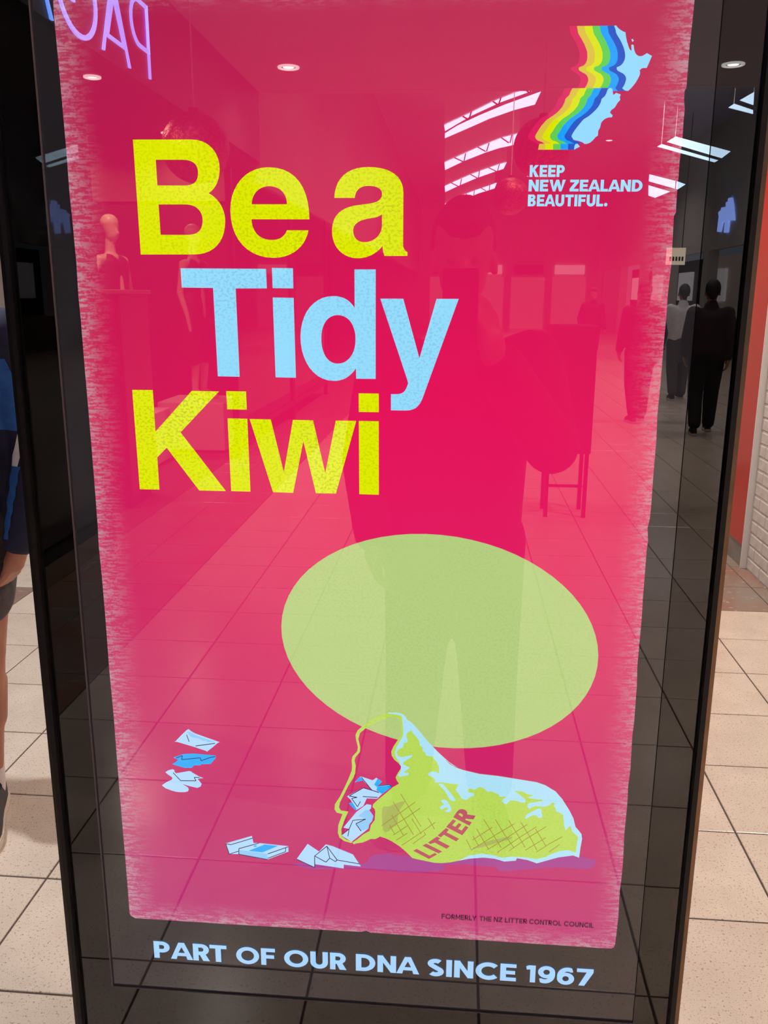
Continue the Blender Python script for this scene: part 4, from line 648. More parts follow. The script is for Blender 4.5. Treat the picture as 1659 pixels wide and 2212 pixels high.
 ('sack_rim', 'lime', 4, [[[[-90.3,1124.3],[-97.4,1118.2],[-104.1,1111.6],[-106.5,1105.7],[-105.6,1099],[-103.7,1090.6],[-104.6,1085.3],[-110,1078.7],[-111.1,1073.3],[-110.5,1066.9],[-111,1060.5],[-114.9,1049.5],[-119.9,1037.4],[-124.9,1026.2],[-130.8,1016],[-131.4,1009.4],[-129,1005.1],[-122.1,1003.4],[-127.1,988.7],[-127.7,978.6],[-125.8,972],[-120.3,967.9],[-111.9,965.6],[-110.4,967.4],[-118.3,970.3],[-123.3,974.4],[-123.7,983.3],[-120.2,994.6],[-115.2,1007.1],[-124,1008.2],[-126.1,1011.9],[-124.9,1018.6],[-119.9,1029.8],[-115,1040.9],[-109.1,1051.5],[-107,1057.5],[-106.3,1067.2],[-107.6,1073.5],[-106.6,1077.8],[-101.3,1085],[-101.1,1090.8],[-103.2,1101.2],[-101.2,1108.6],[-94.5,1115.2],[-88.3,1119.7],[-77.4,1125.9],[-66.1,1130.1],[-69.4,1135.6],[-80.3,1130.5]]]]),
 ('sack_highlight', 'ice', 5, [[[[-69.4,1135.6],[-59.5,1135.8],[-52.9,1134.4],[-49.6,1131.4],[-48.1,1127.9],[-42.4,1124],[-33.8,1114.1],[-24.2,1102.1],[-12.6,1089.6],[-4.8,1082.2],[3.9,1074.2],[10.6,1070.6],[-5,1081],[1.2,1075.1],[8.3,1071],[16.5,1068.3],[34.8,1064.4],[56,1062.9],[79.2,1060.1],[99.8,1057.5],[109.4,1054.3],[121.3,1047.1],[129.3,1037.7],[138,1023.9],[143.1,1013.9],[146,1003.2],[149.4,999.3],[153.2,994.4],[154.3,988.1],[153.2,977.5],[152.3,963.6],[148.1,970.1],[148.6,978.4],[149.6,990.7],[142,997.7],[141.2,1002.9],[139.1,1003.9],[136.8,1000.3],[135.2,997.9],[133.1,1004.1],[131.3,1017.8],[127.2,1020.4],[123.1,1021.9],[121.8,1027],[120.3,1028],[121,1032.6],[118.5,1033.1],[115.7,1029.5],[108.8,1026.8],[99.7,1027.4],[96.2,1025.5],[93.3,1023.3],[90.5,1025.7],[91,1029.2],[93.5,1031],[102.4,1032.9],[106.9,1034.4],[107.1,1036],[99.3,1035.9],[91.2,1037.2],[91.6,1038.3],[97.1,1040.9],[89,1042.2],[84.8,1044.8],[74.7,1045.5],[82,1040],[88.3,1034.7],[87.9,1031.3],[84.4,1030.7],[77.3,1032.9],[71.2,1033.1],[68.8,1030.7],[67.4,1027.8],[64.3,1028.2],[61.7,1030.9],[62.1,1033.2],[67,1037.5],[58.9,1036.7],[57.3,1040],[48.6,1043.2],[44.6,1042.4],[40.4,1046.8],[35.3,1048.1],[31.3,1045.1],[29.8,1043.9],[25.2,1045.6],[22,1043.4],[22.8,1040.6],[29.5,1039.3],[30.1,1036.5],[25.5,1034.5],[21.1,1030.5],[16,1031.6],[12.7,1037.2],[8.5,1042.7],[11.9,1049.7],[1.7,1050.5],[-4.4,1051],[-4.2,1051.5],[-15.2,1050.8],[-15.2,1054.6],[-18.6,1057.6],[-23,1059.5],[-23,1062.1],[-18.8,1064.7],[-14,1064.2],[-11.1,1062.3],[-10.7,1069.2],[-13.3,1076.4],[-17.6,1081.5],[-18.1,1083.6],[-25.7,1084.2],[-27.2,1088.3],[-30.1,1090.3],[-29.7,1094.5],[-33.1,1096.4],[-34.1,1102.6],[-38.4,1108.7],[-41.8,1112.1],[-42.3,1114.7],[-47,1112.4],[-48.9,1108.1],[-46.9,1102],[-47.3,1099.9],[-51.6,1098.6],[-52,1093.3],[-57.2,1090.4],[-59.3,1086.6],[-58.1,1082.5],[-54.3,1080.6],[-46.7,1082.6],[-41.9,1084.2],[-41.4,1082.5],[-47.6,1077.8],[-51.8,1074.4],[-51.8,1071.7],[-44.1,1067.9],[-51.2,1061.6],[-45.3,1061.1],[-45.4,1058.8],[-56,1055.5],[-57.4,1058.1],[-54.6,1063.6],[-54.2,1068.9],[-56.1,1074.1],[-60,1080.3],[-61.5,1085.5],[-60.1,1091.9],[-56.4,1099.4],[-52.2,1108],[-52.2,1115.3],[-53.8,1131.7],[-59.5,1133.7],[-68,1133.9]]],[[[13.4,950],[26.7,958.1],[41.1,961.6],[55.6,960],[63.9,957.5],[75.1,959.8],[90.5,959.9],[103.9,958.4],[115,962.1],[118.9,965.3],[129.8,970.7],[138.8,972.5],[146,970.6],[148.1,970.1],[152.3,963.6],[145.3,965.9],[129.2,962.4],[116.2,957.4],[104.7,952.8],[93.7,956.6],[81.6,958.1],[80.5,954.8],[67.2,952.7],[55.7,955.8],[43.3,956.4],[26.8,953.9]]],[[[88.8,1011.2],[89.2,1012.7],[89.9,1014.7],[91.1,1016.5],[93.1,1018.1],[95.7,1019.6],[98,1021],[99.8,1022.3],[101.4,1023.4],[102.9,1024.1],[104.3,1024.4],[105.5,1024.3],[106.4,1023.8],[106.7,1022.7],[106.6,1021.3],[106.6,1019.8],[107.1,1018.2],[107.8,1016.6],[108.1,1015.3],[108,1014.2],[107.6,1013.3],[106.9,1012.7],[106,1012.4],[104.9,1012.4],[103.9,1012.7],[103.1,1013.4],[102.3,1014.4],[101.3,1015.1],[99.7,1015.3],[97.9,1015.2],[96.2,1014.8],[94.8,1014],[93.5,1012.9],[92.3,1012],[91.3,1011.3],[90.5,1010.8],[89.8,1010.5],[89.3,1010.4],[88.8,1010.5]]],[[[-10.8,1048.4],[-10.6,1049.4],[-9.3,1049.7],[-8,1049.6],[-7.1,1049.6],[-6,1049.2],[-4.1,1047.2],[-0.1,1042.2],[4.9,1035.7],[8.2,1030.7],[8.8,1028.7],[7.7,1028.2],[6.4,1028.2],[5.2,1028.3],[3.7,1028.9],[2,1030.3],[0.2,1033.3],[-1.8,1037.2],[-3.9,1040.8],[-6.5,1043.8],[-9.2,1046.4]]],[[[-8,1027.1],[-7.8,1027.9],[-7.1,1028.6],[-6.1,1029.1],[-4.8,1029.3],[-3.3,1029.2],[-1.8,1028.5],[-0.3,1027],[1,1024.9],[2.2,1022.8],[3.2,1020.9],[3.9,1019.1],[4.2,1017.5],[4,1015.9],[3.4,1014.5],[2.4,1013.6],[1,1013.3],[-0.7,1013.5],[-1.9,1013.9],[-2.3,1014.3],[-2.3,1014.9],[-2,1015.5],[-1.2,1016.1],[-0.3,1016.6],[0.4,1017.3],[0.5,1018.1],[0.4,1018.9],[-0.1,1019.4],[-1.1,1019.4],[-2.3,1019.1],[-3.5,1018.7],[-4.5,1018],[-5.4,1017.1],[-6.3,1016.7],[-7.2,1016.8],[-7.9,1017.2],[-8.5,1017.8],[-8.7,1018.4],[-8.7,1019.2],[-8.3,1020],[-7.2,1021],[-5.6,1022],[-4.5,1022.9],[-4.3,1023.5],[-4.5,1024],[-5,1024.5],[-6,1025.3],[-7.3,1026.2]]]]),
 ('sack_lettering', 'brick', 5, [[[[-39,960.2],[-34.8,962.9],[-19.7,954.9],[-13.7,958.9],[-10.9,957.1],[-20.3,950.4]]],[[[-28.2,967.7],[-23.9,970.7],[-5,961.4],[-9.1,958.5]]],[[[-21.9,972],[-11.4,980.9],[-7.4,978.6],[-10.1,976.1],[3.8,969],[-0.1,965.3],[-14.1,972.7],[-18.6,970.4]]],[[[-10.7,982.2],[-1.4,992.6],[2.3,990.8],[-0.4,987],[14.2,979.5],[10.8,975.8],[-3.6,983.7],[-7,979.9]]],[[[-1.2,994.1],[6.5,1004.5],[10.1,1002.7],[5.7,996.6],[9.4,994.8],[13.3,1000.2],[16.5,998.3],[12.6,992.6],[16.7,990.4],[21,997.1],[24.5,995],[17.8,984.3]]],[[[6.8,1007.1],[10.3,1013.7],[11.1,1015],[11.9,1016.1],[12.7,1016.9],[13.6,1017.6],[14.5,1018],[15.5,1018.3],[16.5,1018.4],[17.5,1018.3],[18.5,1018.1],[19.6,1017.8],[20.3,1017.4],[21,1016.9],[21.5,1016.3],[22,1015.7],[22.3,1015.1],[22.6,1014.5],[22.7,1013.8],[22.7,1013.2],[22.6,1012.5],[22.4,1011.9],[32.3,1010.8],[29.9,1005.8],[21.2,1006.2],[20.4,1004.7],[28.1,1002.1],[25.7,997.3]],[[12.4,1011.3],[13.9,1012.9],[14.5,1012.9],[15.2,1012.8],[15.7,1012.5],[16.3,1012.2],[16.7,1011.9],[17.1,1011.5],[17.4,1011],[17.6,1010.5],[17.7,1010.1],[17.7,1009.6],[16.9,1008.2]]]]),
 ('paper_scrap', 'paper', 5, [[[[-107.7,1045.6],[-101.3,1053.3],[-99.4,1053.4],[-86.8,1049.5],[-82.5,1053],[-76.2,1048.5],[-80.5,1043.1],[-67.5,1045.2],[-64.7,1042.7],[-76.1,1032.3],[-87.8,1037],[-98,1048.9]]]]),
 ('paper_fold', 'cyanblue', 6, [[[[-107.7,1045.6],[-101.3,1053.3],[-97.5,1049.2]]],[[[-84.9,1044.2],[-81,1052],[-76,1048.3],[-81,1042.3],[-67.5,1044.1],[-64.7,1042.7],[-75.6,1032.5],[-82.4,1036.8],[-81.5,1041.2]]]]),
 ('paper_scrap', 'paper', 5, [[[[-116.5,1027.2],[-97.5,1039.5],[-76.1,1032.3],[-81.4,1026],[-93.6,1025.8],[-97.5,1015.8],[-105.8,1009.8],[-112.2,1022.6]]]]),
 ('paper_fold', 'cyanblue', 6, [[[[-114.8,1018.3],[-110.2,1019.6],[-105.3,1011],[-106.8,1009.5]]]]),
 ('paper_scrap', 'paper', 5, [[[[-121.2,985.7],[-105.4,1007.7],[-97.5,1014.7],[-93.6,1018.2],[-88.2,1017.4],[-88.7,1013],[-90.7,1010.7],[-85.8,1003.3],[-87.2,996.7],[-90.7,992],[-91.6,986.4],[-111.4,967.6],[-123.3,975],[-114.3,984.5]]]]),
 ('paper_fold', 'paperblue', 6, [[[[-103.4,1002.3],[-95.6,1010.4],[-90.7,1010.7],[-85.8,1003.3],[-87.2,996.7],[-90.7,992],[-91.6,986.4],[-100.5,982.5],[-106.4,992.2],[-94.6,999]]]]),
 ('litter_box', 'paper', 5, [[[[-262.8,955.6],[-230.7,967.8],[-229,958.3],[-223.5,958.7],[-187.1,956.7],[-187.1,949.4],[-212.4,937.1],[-247.5,942.1],[-259.3,941.4]]]]),
 ('box_panel', 'cyan2', 6, [[[[-235.5,947.3],[-215.7,957.3],[-199.1,956.5],[-218.3,946.5]]],[[[-229.2,954.2],[-227.5,955.4],[-225.2,955.3],[-224.9,954.2],[-227,953.2],[-228.6,953.4]]]]),
 ('box_side', 'paperblue', 6, [[[[-247.2,947.8],[-212.7,944.8],[-212.4,937.1],[-247.5,942.1]]]]),
 ('paper_scrap', 'paper', 5, [[[[-177.3,940.1],[-163.9,961.3],[-150,951.6],[-155.3,945.7],[-155.9,929.7]]],[[[-155.3,945.7],[-142.2,962],[-134,960.1],[-110,950.5],[-100.5,934.9],[-121,936.1],[-121.1,930.8],[-155.2,934.4]]]]),
 ('paper_scrap', 'paper', 5, [[[[-316.6,1087.6],[-310,1095],[-302.9,1102.2],[-300.6,1103.5],[-299.3,1102.4],[-297.7,1101],[-293.3,1098.5],[-279.7,1093.9],[-266.8,1089.5],[-264.5,1088.8],[-266.9,1087.7],[-272.7,1082.2],[-278.9,1076.8],[-280.1,1075.8],[-281.4,1076.8],[-286.6,1078.4],[-294.2,1080.9],[-305.7,1084],[-315.8,1086.7],[-318.4,1086.6]]]]),
 ('paper_fold', 'paperblue', 6, [[[[-302.7,1100.1],[-299.4,1100.3],[-292.8,1096.4],[-270.8,1089],[-279.2,1088],[-280.8,1090.3],[-284.7,1089.5],[-287.4,1091.8],[-295.2,1093.2],[-298.5,1094.3]]]]),
 ('paper_scrap', 'cyan2', 5, [[[[-320.9,1066],[-308.7,1071.2],[-296.3,1072.5],[-270.1,1071.4],[-270,1068.4],[-276.5,1060.2],[-283.9,1059.4],[-286.7,1059.5],[-289.1,1057.6],[-296.4,1057.2],[-299.2,1053.9],[-308,1053.4],[-322.5,1057.3],[-314.8,1063.2]]]]),
 ('paper_scrap', 'paper', 5, [[[[-331.4,1046.3],[-328.4,1048.7],[-324.1,1050.4],[-321.9,1050.7],[-320.4,1050],[-320.3,1047.6],[-318.6,1045.7],[-311,1047.5],[-303.1,1049.5],[-300.7,1049.2],[-299.2,1047.8],[-295.1,1045.4],[-290.9,1042.9],[-287.4,1041.8],[-285.9,1041.1],[-289.4,1040.8],[-293,1040],[-290.9,1037],[-288.5,1033.5],[-289.8,1030],[-293.9,1027.9],[-303.7,1029.9],[-311.9,1032.1],[-309.7,1030.7],[-305.3,1028.1],[-304.3,1025.3],[-305.3,1022.8],[-309.1,1021.5],[-314.2,1021.1],[-319.5,1021.3],[-325,1022.6],[-332.3,1025.3],[-336.7,1028.9],[-331.2,1033.1],[-324.2,1037],[-323.1,1039.1],[-324.3,1040.8],[-328.3,1043.5]]]]),
 ('paper_ink_line', 'ink', 7, [[[[-100.2,1052.7],[-88.1,1036.7],[-87.4,1037.4],[-99.6,1053.4]]],[[[-87.9,1036.6],[-79.6,1034],[-79.4,1034.9],[-87.6,1037.5]]],[[[-80.5,1042.6],[-67.4,1044.7],[-67.5,1045.7],[-80.5,1043.5]]],[[[-67.7,1044.8],[-65,1042.3],[-64.5,1043],[-67.2,1045.6]]],[[[-97.7,1039.8],[-114.3,1028.3],[-113.9,1027.5],[-97.3,1039]]],[[[-114.2,1027.4],[-104.9,1026.1],[-104.7,1027.1],[-114,1028.4]]],[[[-104.9,1027.1],[-111.2,1025.3],[-111.1,1024.4],[-104.7,1026.1]]],[[[-111.5,1024.5],[-104.7,1014.2],[-104,1014.8],[-110.8,1025.1]]],[[[-104,1014.3],[-100.5,1021.4],[-101.3,1021.8],[-104.7,1014.7]]],[[[-97.6,1038.9],[-86.9,1036.1],[-86.7,1037],[-97.4,1039.9]]],[[[-98.3,1027.6],[-81,1027.4],[-80.9,1028.4],[-98.2,1028.6]]],[[[-121.5,977],[-114,984.1],[-114.6,984.8],[-122,977.7]]],[[[-113.9,984.3],[-109.4,996],[-110.2,996.3],[-114.7,984.6]]],[[[-109.8,995.7],[-94.7,998.4],[-94.8,999.3],[-109.9,996.6]]],[[[-95,999.3],[-106.6,992.4],[-106.2,991.5],[-94.6,998.4]]],[[[-106.7,991.6],[-100.7,982.3],[-99.9,982.9],[-106,992.2]]],[[[-114.7,984.5],[-116.3,974.7],[-115.4,974.6],[-113.9,984.4]]],[[[-262.7,954.8],[-256.6,954],[-256.4,955],[-262.5,955.8]]],[[[-256.4,954],[-230,964.4],[-230.3,965.3],[-256.6,954.9]]],[[[-263.1,955.1],[-259.4,941.2],[-258.5,941.6],[-262.2,955.5]]],[[[-258.8,940.9],[-247.4,945.8],[-247.6,946.7],[-259,941.8]]],[[[-247.8,941.6],[-212.5,936.6],[-212.3,937.6],[-247.6,942.6]]],[[[-246.8,942.5],[-246.5,949.7],[-247.4,949.7],[-247.7,942.5]]],[[[-246.9,949.2],[-222.2,958.3],[-222.4,959.2],[-247.1,950.2]]],[[[-212,944.3],[-187,955.6],[-187.3,956.5],[-212.3,945.3]]],[[[-190.7,954.6],[-190.8,949.2],[-190,949.3],[-189.8,954.6]]],[[[-190.5,949.7],[-212.5,939.2],[-212.2,938.3],[-190.3,948.8]]],[[[-155.4,929.7],[-155.2,945.7],[-156.1,945.6],[-156.3,929.7]]],[[[-155.8,945.2],[-142.4,937.7],[-141.9,938.6],[-155.4,946.1]]],[[[-141.8,937.8],[-137.4,943.6],[-138,944.3],[-142.5,938.5]]],[[[-137.9,943.5],[-131.1,939.3],[-130.7,940.2],[-137.5,944.4]]],[[[-130.6,939.4],[-128.6,941.7],[-129.2,942.4],[-131.2,940.1]]],[[[-129,941.5],[-102.4,938],[-102.3,939],[-128.8,942.5]]],[[[-155.4,945.3],[-140.5,959.5],[-141.1,960.3],[-155.9,946]]],[[[-141.2,959.6],[-129.3,941.7],[-128.5,942.3],[-140.5,960.2]]],[[[-141.2,959.8],[-138.1,943.8],[-137.3,944.1],[-140.4,960]]],[[[-177.3,939.4],[-156.1,929.5],[-155.7,930.4],[-176.9,940.3]]],[[[-303.6,1096.3],[-301,1087.3],[-300.2,1087.7],[-302.8,1096.6]]],[[[-293.2,1082.1],[-270,1086.6],[-270,1087.6],[-293.3,1083.1]]],[[[-317.4,1065.3],[-309.6,1068.8],[-309.8,1069.7],[-317.7,1066.2]]],[[[-310.1,1069.3],[-311.3,1064.1],[-310.4,1064],[-309.3,1069.2]]],[[[-310.8,1063.6],[-297.1,1065.7],[-297.1,1066.7],[-310.8,1064.5]]],[[[-297.1,1065.7],[-288.3,1067.1],[-288.3,1068],[-297.1,1066.7]]],[[[-288.7,1067.4],[-288.1,1063.6],[-287.2,1063.9],[-287.9,1067.7]]],[[[-287.5,1063.3],[-275.4,1068.6],[-275.7,1069.5],[-287.8,1064.2]]],[[[-275.5,1068.5],[-270.4,1069.6],[-270.5,1070.6],[-275.6,1069.5]]],[[[-322.3,1046.1],[-313.8,1036.2],[-313.1,1036.9],[-321.7,1046.8]]],[[[-313.4,1036],[-294.9,1036.8],[-294.8,1037.8],[-313.4,1037]]],[[[-294.5,1037.6],[-296.5,1041.9],[-297.3,1041.4],[-295.3,1037.1]]],[[[-296.9,1041.2],[-290.4,1041.6],[-290.3,1042.5],[-296.9,1042.2]]]]),
 ('sack_weave_line', 'weave', 6, [[[[-54.7,1033.9],[-40.5,1009.4],[-39.8,1009.9],[-54,1034.4]]],[[[-40.5,1009.4],[-30.7,992.6],[-30,993.1],[-39.7,1009.9]]],[[[-63.2,1022.8],[-50.3,1000.6],[-49.6,1001.2],[-62.5,1023.3]]],[[[-50.3,1000.6],[-39.2,981.2],[-38.5,981.8],[-49.6,1001.2]]],[[[-64.9,1005.9],[-51.1,980],[-50.3,980.5],[-64.2,1006.4]]],[[[-67.1,992.4],[-61.1,980.4],[-60.4,980.9],[-66.4,992.9]]],[[[-41.3,1002.2],[-30.1,982.8],[-29.4,983.4],[-40.6,1002.7]]],[[[-22.8,1004.3],[-14.8,990],[-14.1,990.5],[-22,1004.9]]],[[[-76.1,990.7],[-55.3,1008.3],[-55.8,1009.1],[-76.6,991.4]]],[[[-55.3,1008.3],[-37.3,1023.9],[-37.8,1024.6],[-55.8,1009.1]]],[[[-67,988.1],[-49.8,1001],[-50.2,1001.8],[-67.4,988.9]]],[[[-49.7,1001],[-31.4,1016.4],[-31.9,1017.2],[-50.2,1001.8]]],[[[-62.3,979.1],[-46,992.5],[-46.5,993.3],[-62.8,979.9]]],[[[-58.6,972.6],[-45.9,982.7],[-46.4,983.5],[-59.1,973.4]]],[[[-52.1,966.2],[-29.6,984.8],[-30,985.6],[-52.6,967]]],[[[-29.5,984.8],[-13.5,999.1],[-14,999.9],[-30.1,985.5]]],[[[-39.4,969.1],[-24.5,982],[-25,982.8],[-39.9,969.9]]],[[[-24.4,982.7],[-26.3,986.1],[-27,985.6],[-25.1,982.1]]],[[[22.1,978.9],[28.1,966.3],[28.9,966.7],[22.9,979.3]]],[[[29.7,984],[36.8,970.9],[37.5,971.5],[30.4,984.5]]],[[[33.5,993.6],[48.2,967.5],[49,968.1],[34.3,994.2]]],[[[41.3,1006.6],[52.2,988.4],[52.9,988.9],[42,1007.1]]],[[[52.2,988.4],[62.5,970.8],[63.2,971.4],[52.9,988.9]]],[[[54.6,1007.1],[66.5,986.9],[67.2,987.5],[55.3,1007.7]]],[[[66.6,986.9],[77.4,971.1],[78.1,971.8],[67.2,987.5]]],[[[69.8,1006.9],[81.9,986.7],[82.6,987.3],[70.5,1007.5]]],[[[81.9,986.7],[90.1,972.6],[90.8,973.1],[82.6,987.3]]],[[[83.6,1005.2],[95.1,986.4],[95.8,986.9],[84.3,1005.8]]],[[[95.1,986.4],[103.5,970],[104.2,970.5],[95.8,986.9]]],[[[100.7,997.8],[113.4,976.4],[114.1,977],[101.4,998.3]]],[[[30,978.6],[52,996.6],[51.5,997.4],[29.5,979.4]]],[[[28.8,964.9],[54.9,986],[54.4,986.8],[28.3,965.7]]],[[[54.9,986],[76.7,1002.5],[76.2,1003.3],[54.4,986.8]]],[[[47.3,966.7],[69.3,984],[68.8,984.8],[46.8,967.5]]],[[[69.3,984],[91.9,1002.9],[91.4,1003.7],[68.8,984.8]]],[[[58.8,963.9],[82.6,984.3],[82.1,985],[58.3,964.7]]],[[[82.6,984.3],[102.2,1000.4],[101.7,1001.2],[82.1,985.1]]],[[[72,966.6],[91.7,984.3],[91.2,985],[71.5,967.3]]],[[[91.7,984.3],[113.3,1001.3],[112.8,1002.1],[91.2,985.1]]],[[[90.9,968.9],[113.5,986.8],[113,987.6],[90.4,969.7]]],[[[103.7,967.4],[118.4,979.5],[117.9,980.3],[103.2,968.2]]],[[[118.4,979.5],[132.1,989.1],[131.6,990],[117.9,980.3]]],[[[118,968.4],[129.6,979.1],[129.1,979.8],[117.4,969.1]]]]),
 ('sack_stain', 'stain', 5, [[[[-75.5,1014.2],[-73.4,1016.9],[-70.2,1016.7],[-67.4,1016.7],[-65.6,1017.7],[-64.2,1018.8],[-62,1020.1],[-57.7,1022.1],[-52.7,1024.3],[-49.3,1025.4],[-48.7,1024.6],[-49.7,1022.7],[-51.1,1020.2],[-52.7,1017.3],[-54.8,1013.8],[-56.4,1009.7],[-57.2,1004.5],[-57.5,998.8],[-58.1,994.2],[-59.3,992],[-60.9,991],[-62.6,989.8],[-64.7,987.6],[-66.9,985.2],[-69,983.7],[-71.1,982.9],[-73,983],[-74.5,986],[-75.5,994.4],[-76,1005.7]]],[[[29.5,967.7],[32.8,970],[38.4,973.4],[43.7,976.3],[47.4,978.2],[50.7,979.7],[54.8,981.2],[61.1,983],[68.1,984.8],[73.1,985.8],[75,985.5],[74.9,984.4],[73.2,982.9],[69.5,981.2],[64.2,979.2],[59.1,977.3],[54.8,975.6],[50.7,973.9],[46.9,972.4],[43.3,971],[39.8,969.8],[36.7,968.8],[33.3,967.9],[30.2,967.3]]]]),
]
TEXT = {
 'slogan': [('PART', -360.1, 787.3, -267.7, 787.4, 24.3), ('OF', -255.8, 787.3, -207.0, 787.8, 24.1), ('OUR', -195.8, 787.7, -118.7, 788.2, 24.0), ('DNA', -107.0, 788.6, -29.4, 789.1, 24.0), ('SINCE', -19.7, 788.5, 87.2, 788.6, 24.2), ('1967', 98.7, 788.9, 178.3, 789.2, 24.0)],
 'former': [('FORMERLY', -4.0, 870.2, 37.4, 870.3, 6.6), ('THE', 40.9, 870.3, 55.2, 870.4, 6.6), ('NZ', 57.8, 870.4, 68.0, 870.4, 6.5), ('LITTER', 70.9, 870.4, 97.1, 870.5, 6.5), ('CONTROL', 99.4, 870.5, 137.0, 870.6, 6.5), ('COUNCIL', 139.9, 870.6, 174.6, 870.6, 6.4)],
 'logo': [('KEEP', 62.8, 1701.3, 95.9, 1701.1, 10.6), ('NEW', 62.4, 1688.3, 97.2, 1688.1, 10.5), ('ZEALAND', 101.2, 1688.1, 169.2, 1687.6, 10.5), ('BEAUTIFUL.', 62.3, 1674.8, 137.6, 1674.4, 10.6)],
}

screen = box('screen', SL + 0.0005, SR - 0.0005, SCREEN_Y + 0.0006, 0.02, SB + 0.0005, STOP - 0.0005, lcd_mat, kiosk)
def on_screen(name, shapes, m, layer):
    bm = bmesh.new()
    y = SCREEN_Y - 0.00012 * layer + 0.0004
    for loops in shapes:
        fill(bm, [[(p[0] / 1000, p[1] / 1000) for p in lp] for lp in loops], lambda p: (p[0], y, p[1]))
    me = bpy.data.meshes.new(name); bm.to_mesh(me); bm.free()
    o = link(name, me, m)
    o.parent = screen
    o.matrix_parent_inverse = Matrix.Translation(-(screen.location + kiosk.location))
    return o
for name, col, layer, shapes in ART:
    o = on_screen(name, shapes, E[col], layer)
    if name in ('paper_ink_line', 'sack_weave_line', 'sack_stain'):
        o['kind'] = 'stuff'

# lettering drawn from strokes (cap height 1)
def rect(x0, y0, x1, y1): return [(x0, y0), (x1, y0), (x1, y1), (x0, y1)]
def arc(cx, cy, rx, ry, a0, a1, n=16):
    return [(cx + rx * math.cos(math.radians(a0 + (a1 - a0) * i / n)), cy + ry * math.sin(math.radians(a0 + (a1 - a0) * i / n))) for i in range(n + 1)]
def stroke(pts, w):
    L, R_ = [], []
    n = len(pts)
    for k in range(n):
        a, b_ = pts[max(k - 1, 0)], pts[min(k + 1, n - 1)]
        tx, ty = b_[0] - a[0], b_[1] - a[1]
        mm = math.hypot(tx, ty) or 1
        nx, ny = -ty / mm * w / 2, tx / mm * w / 2
        L.append((pts[k][0] + nx, pts[k][1] + ny)); R_.append((pts[k][0] - nx, pts[k][1] - ny))
    return L + R_[::-1]
def glyph(c, w):
    h = w * 0.88                                   # horizontal bar weight
    if c == 'I': return [[rect(0, 0, w, 1)]], w
    if c == 'L': return [[[(0, 0), (.6, 0), (.6, h), (w, h), (w, 1), (0, 1)]]], .6
    if c == 'T': W = .74; return [[[(W / 2 - w / 2, 0), (W / 2 + w / 2, 0), (W / 2 + w / 2, 1 - h), (W, 1 - h), (W, 1), (0, 1), (0, 1 - h), (W / 2 - w / 2, 1 - h)]]], W
    if c in 'EF':
        W = .66
        s = [[rect(0, 0, w, 1)], [rect(w, 1 - h, W, 1)], [rect(w, .5 - h / 2, W * .93, .5 + h / 2)]]
        if c == 'E': s.append([rect(w, 0, W, h)])
        return s, W
    if c == 'H': W = .76; return [[rect(0, 0, w, 1)], [rect(W - w, 0, W, 1)], [rect(w, .5 - h / 2, W - w, .5 + h / 2)]], W
    if c in 'PRB':
        r = .33; W = .70; b0 = 1 - 2 * r
        bowl = [(0, b0), (W - r, b0)] + arc(W - r, 1 - r, r, r, -90, 90) + [(0, 1)]
        hole = [(w, b0 + h)] + [(W - r, b0 + h)] + arc(W - r, 1 - r, r - w, r - h, -90, 90) + [(w, 1 - h)]
        s = [[rect(0, 0, w, 1)], [bowl, hole]]
        if c == 'R':
            s.append([[(W * .36, b0 + h * .5), (W * .36 + w * 1.12, b0 + h * .5), (W * 1.04, 0), (W * 1.04 - w * 1.25, 0)]])
        if c == 'B':
            r1, r2 = .235, .29
            s = [[rect(0, 0, w, 1)],
                 [[(0, 1 - 2 * r1), (W - r1 - .04, 1 - 2 * r1)] + arc(W - r1 - .04, 1 - r1, r1, r1, -90, 90) + [(0, 1)], [(w, 1 - 2 * r1 + h * .8), (W - r1 - .04, 1 - 2 * r1 + h * .8)] + arc(W - r1 - .04, 1 - r1, r1 - w * .9, r1 - h * .85, -90, 90) + [(w, 1 - h * .9)]],
                 [[(0, 0), (W - r2, 0)] + arc(W - r2, r2, r2, r2, -90, 90) + [(0, 2 * r2)], [(w, h * .9), (W - r2, h * .9)] + arc(W - r2, r2, r2 - w, r2 - h * .9, -90, 90) + [(w, 2 * r2 - h * .85)]]]
        return s, W * 1.03
    if c == 'D':
        W = .84; r = .5
        return [[[(0, 0), (W - r, 0)] + arc(W - r, .5, r, .5, -90, 90) + [(0, 1)], [(w, h), (W - r, h)] + arc(W - r, .5, r - w, .5 - h, -90, 90) + [(w, 1 - h)]]], W
    if c == 'O':
        rx = .54
        return [[arc(rx, .5, rx, .515, 0, 360, 40)[:-1], arc(rx, .5, rx - w, .515 - h, 0, 360, 40)[:-1]]], 2 * rx
    if c == 'C':
        rx = .53
        return [[stroke(arc(rx, .5, rx - w / 2, .515 - w / 2, 42, 318, 28), w)]], .93
    if c == 'G':
        rx = .53
        return [[stroke(arc(rx, .5, rx - w / 2, .515 - w / 2, 42, 345, 30), w)], [rect(rx + .08, .36, 2 * rx - w * .4, .36 + w)]], 1.03
    if c == 'U':
        W = .78; r = W / 2 - w / 2
        return [[stroke([(w / 2, 1), (w / 2, .42)] + arc(W / 2, .38, r, .38 - w / 2 + .015, 180, 360, 18) + [(W - w / 2, .42), (W - w / 2, 1)], w)]], W
    if c == 'S':
        p = arc(.345, .735, .335 - w / 2, .28 - w / 2, 38, 225, 14) + [(.35, .505)] + arc(.35, .275, .345 - w / 2, .29 - w / 2, 45, -145, 14)
        return [[stroke(p, w)]], .70
    if c == 'N': W = .80; return [[rect(0, 0, w, 1)], [rect(W - w, 0, W, 1)], [[(0, 1), (w * .95, 1), (W, 0), (W - w * .95, 0)]]], W
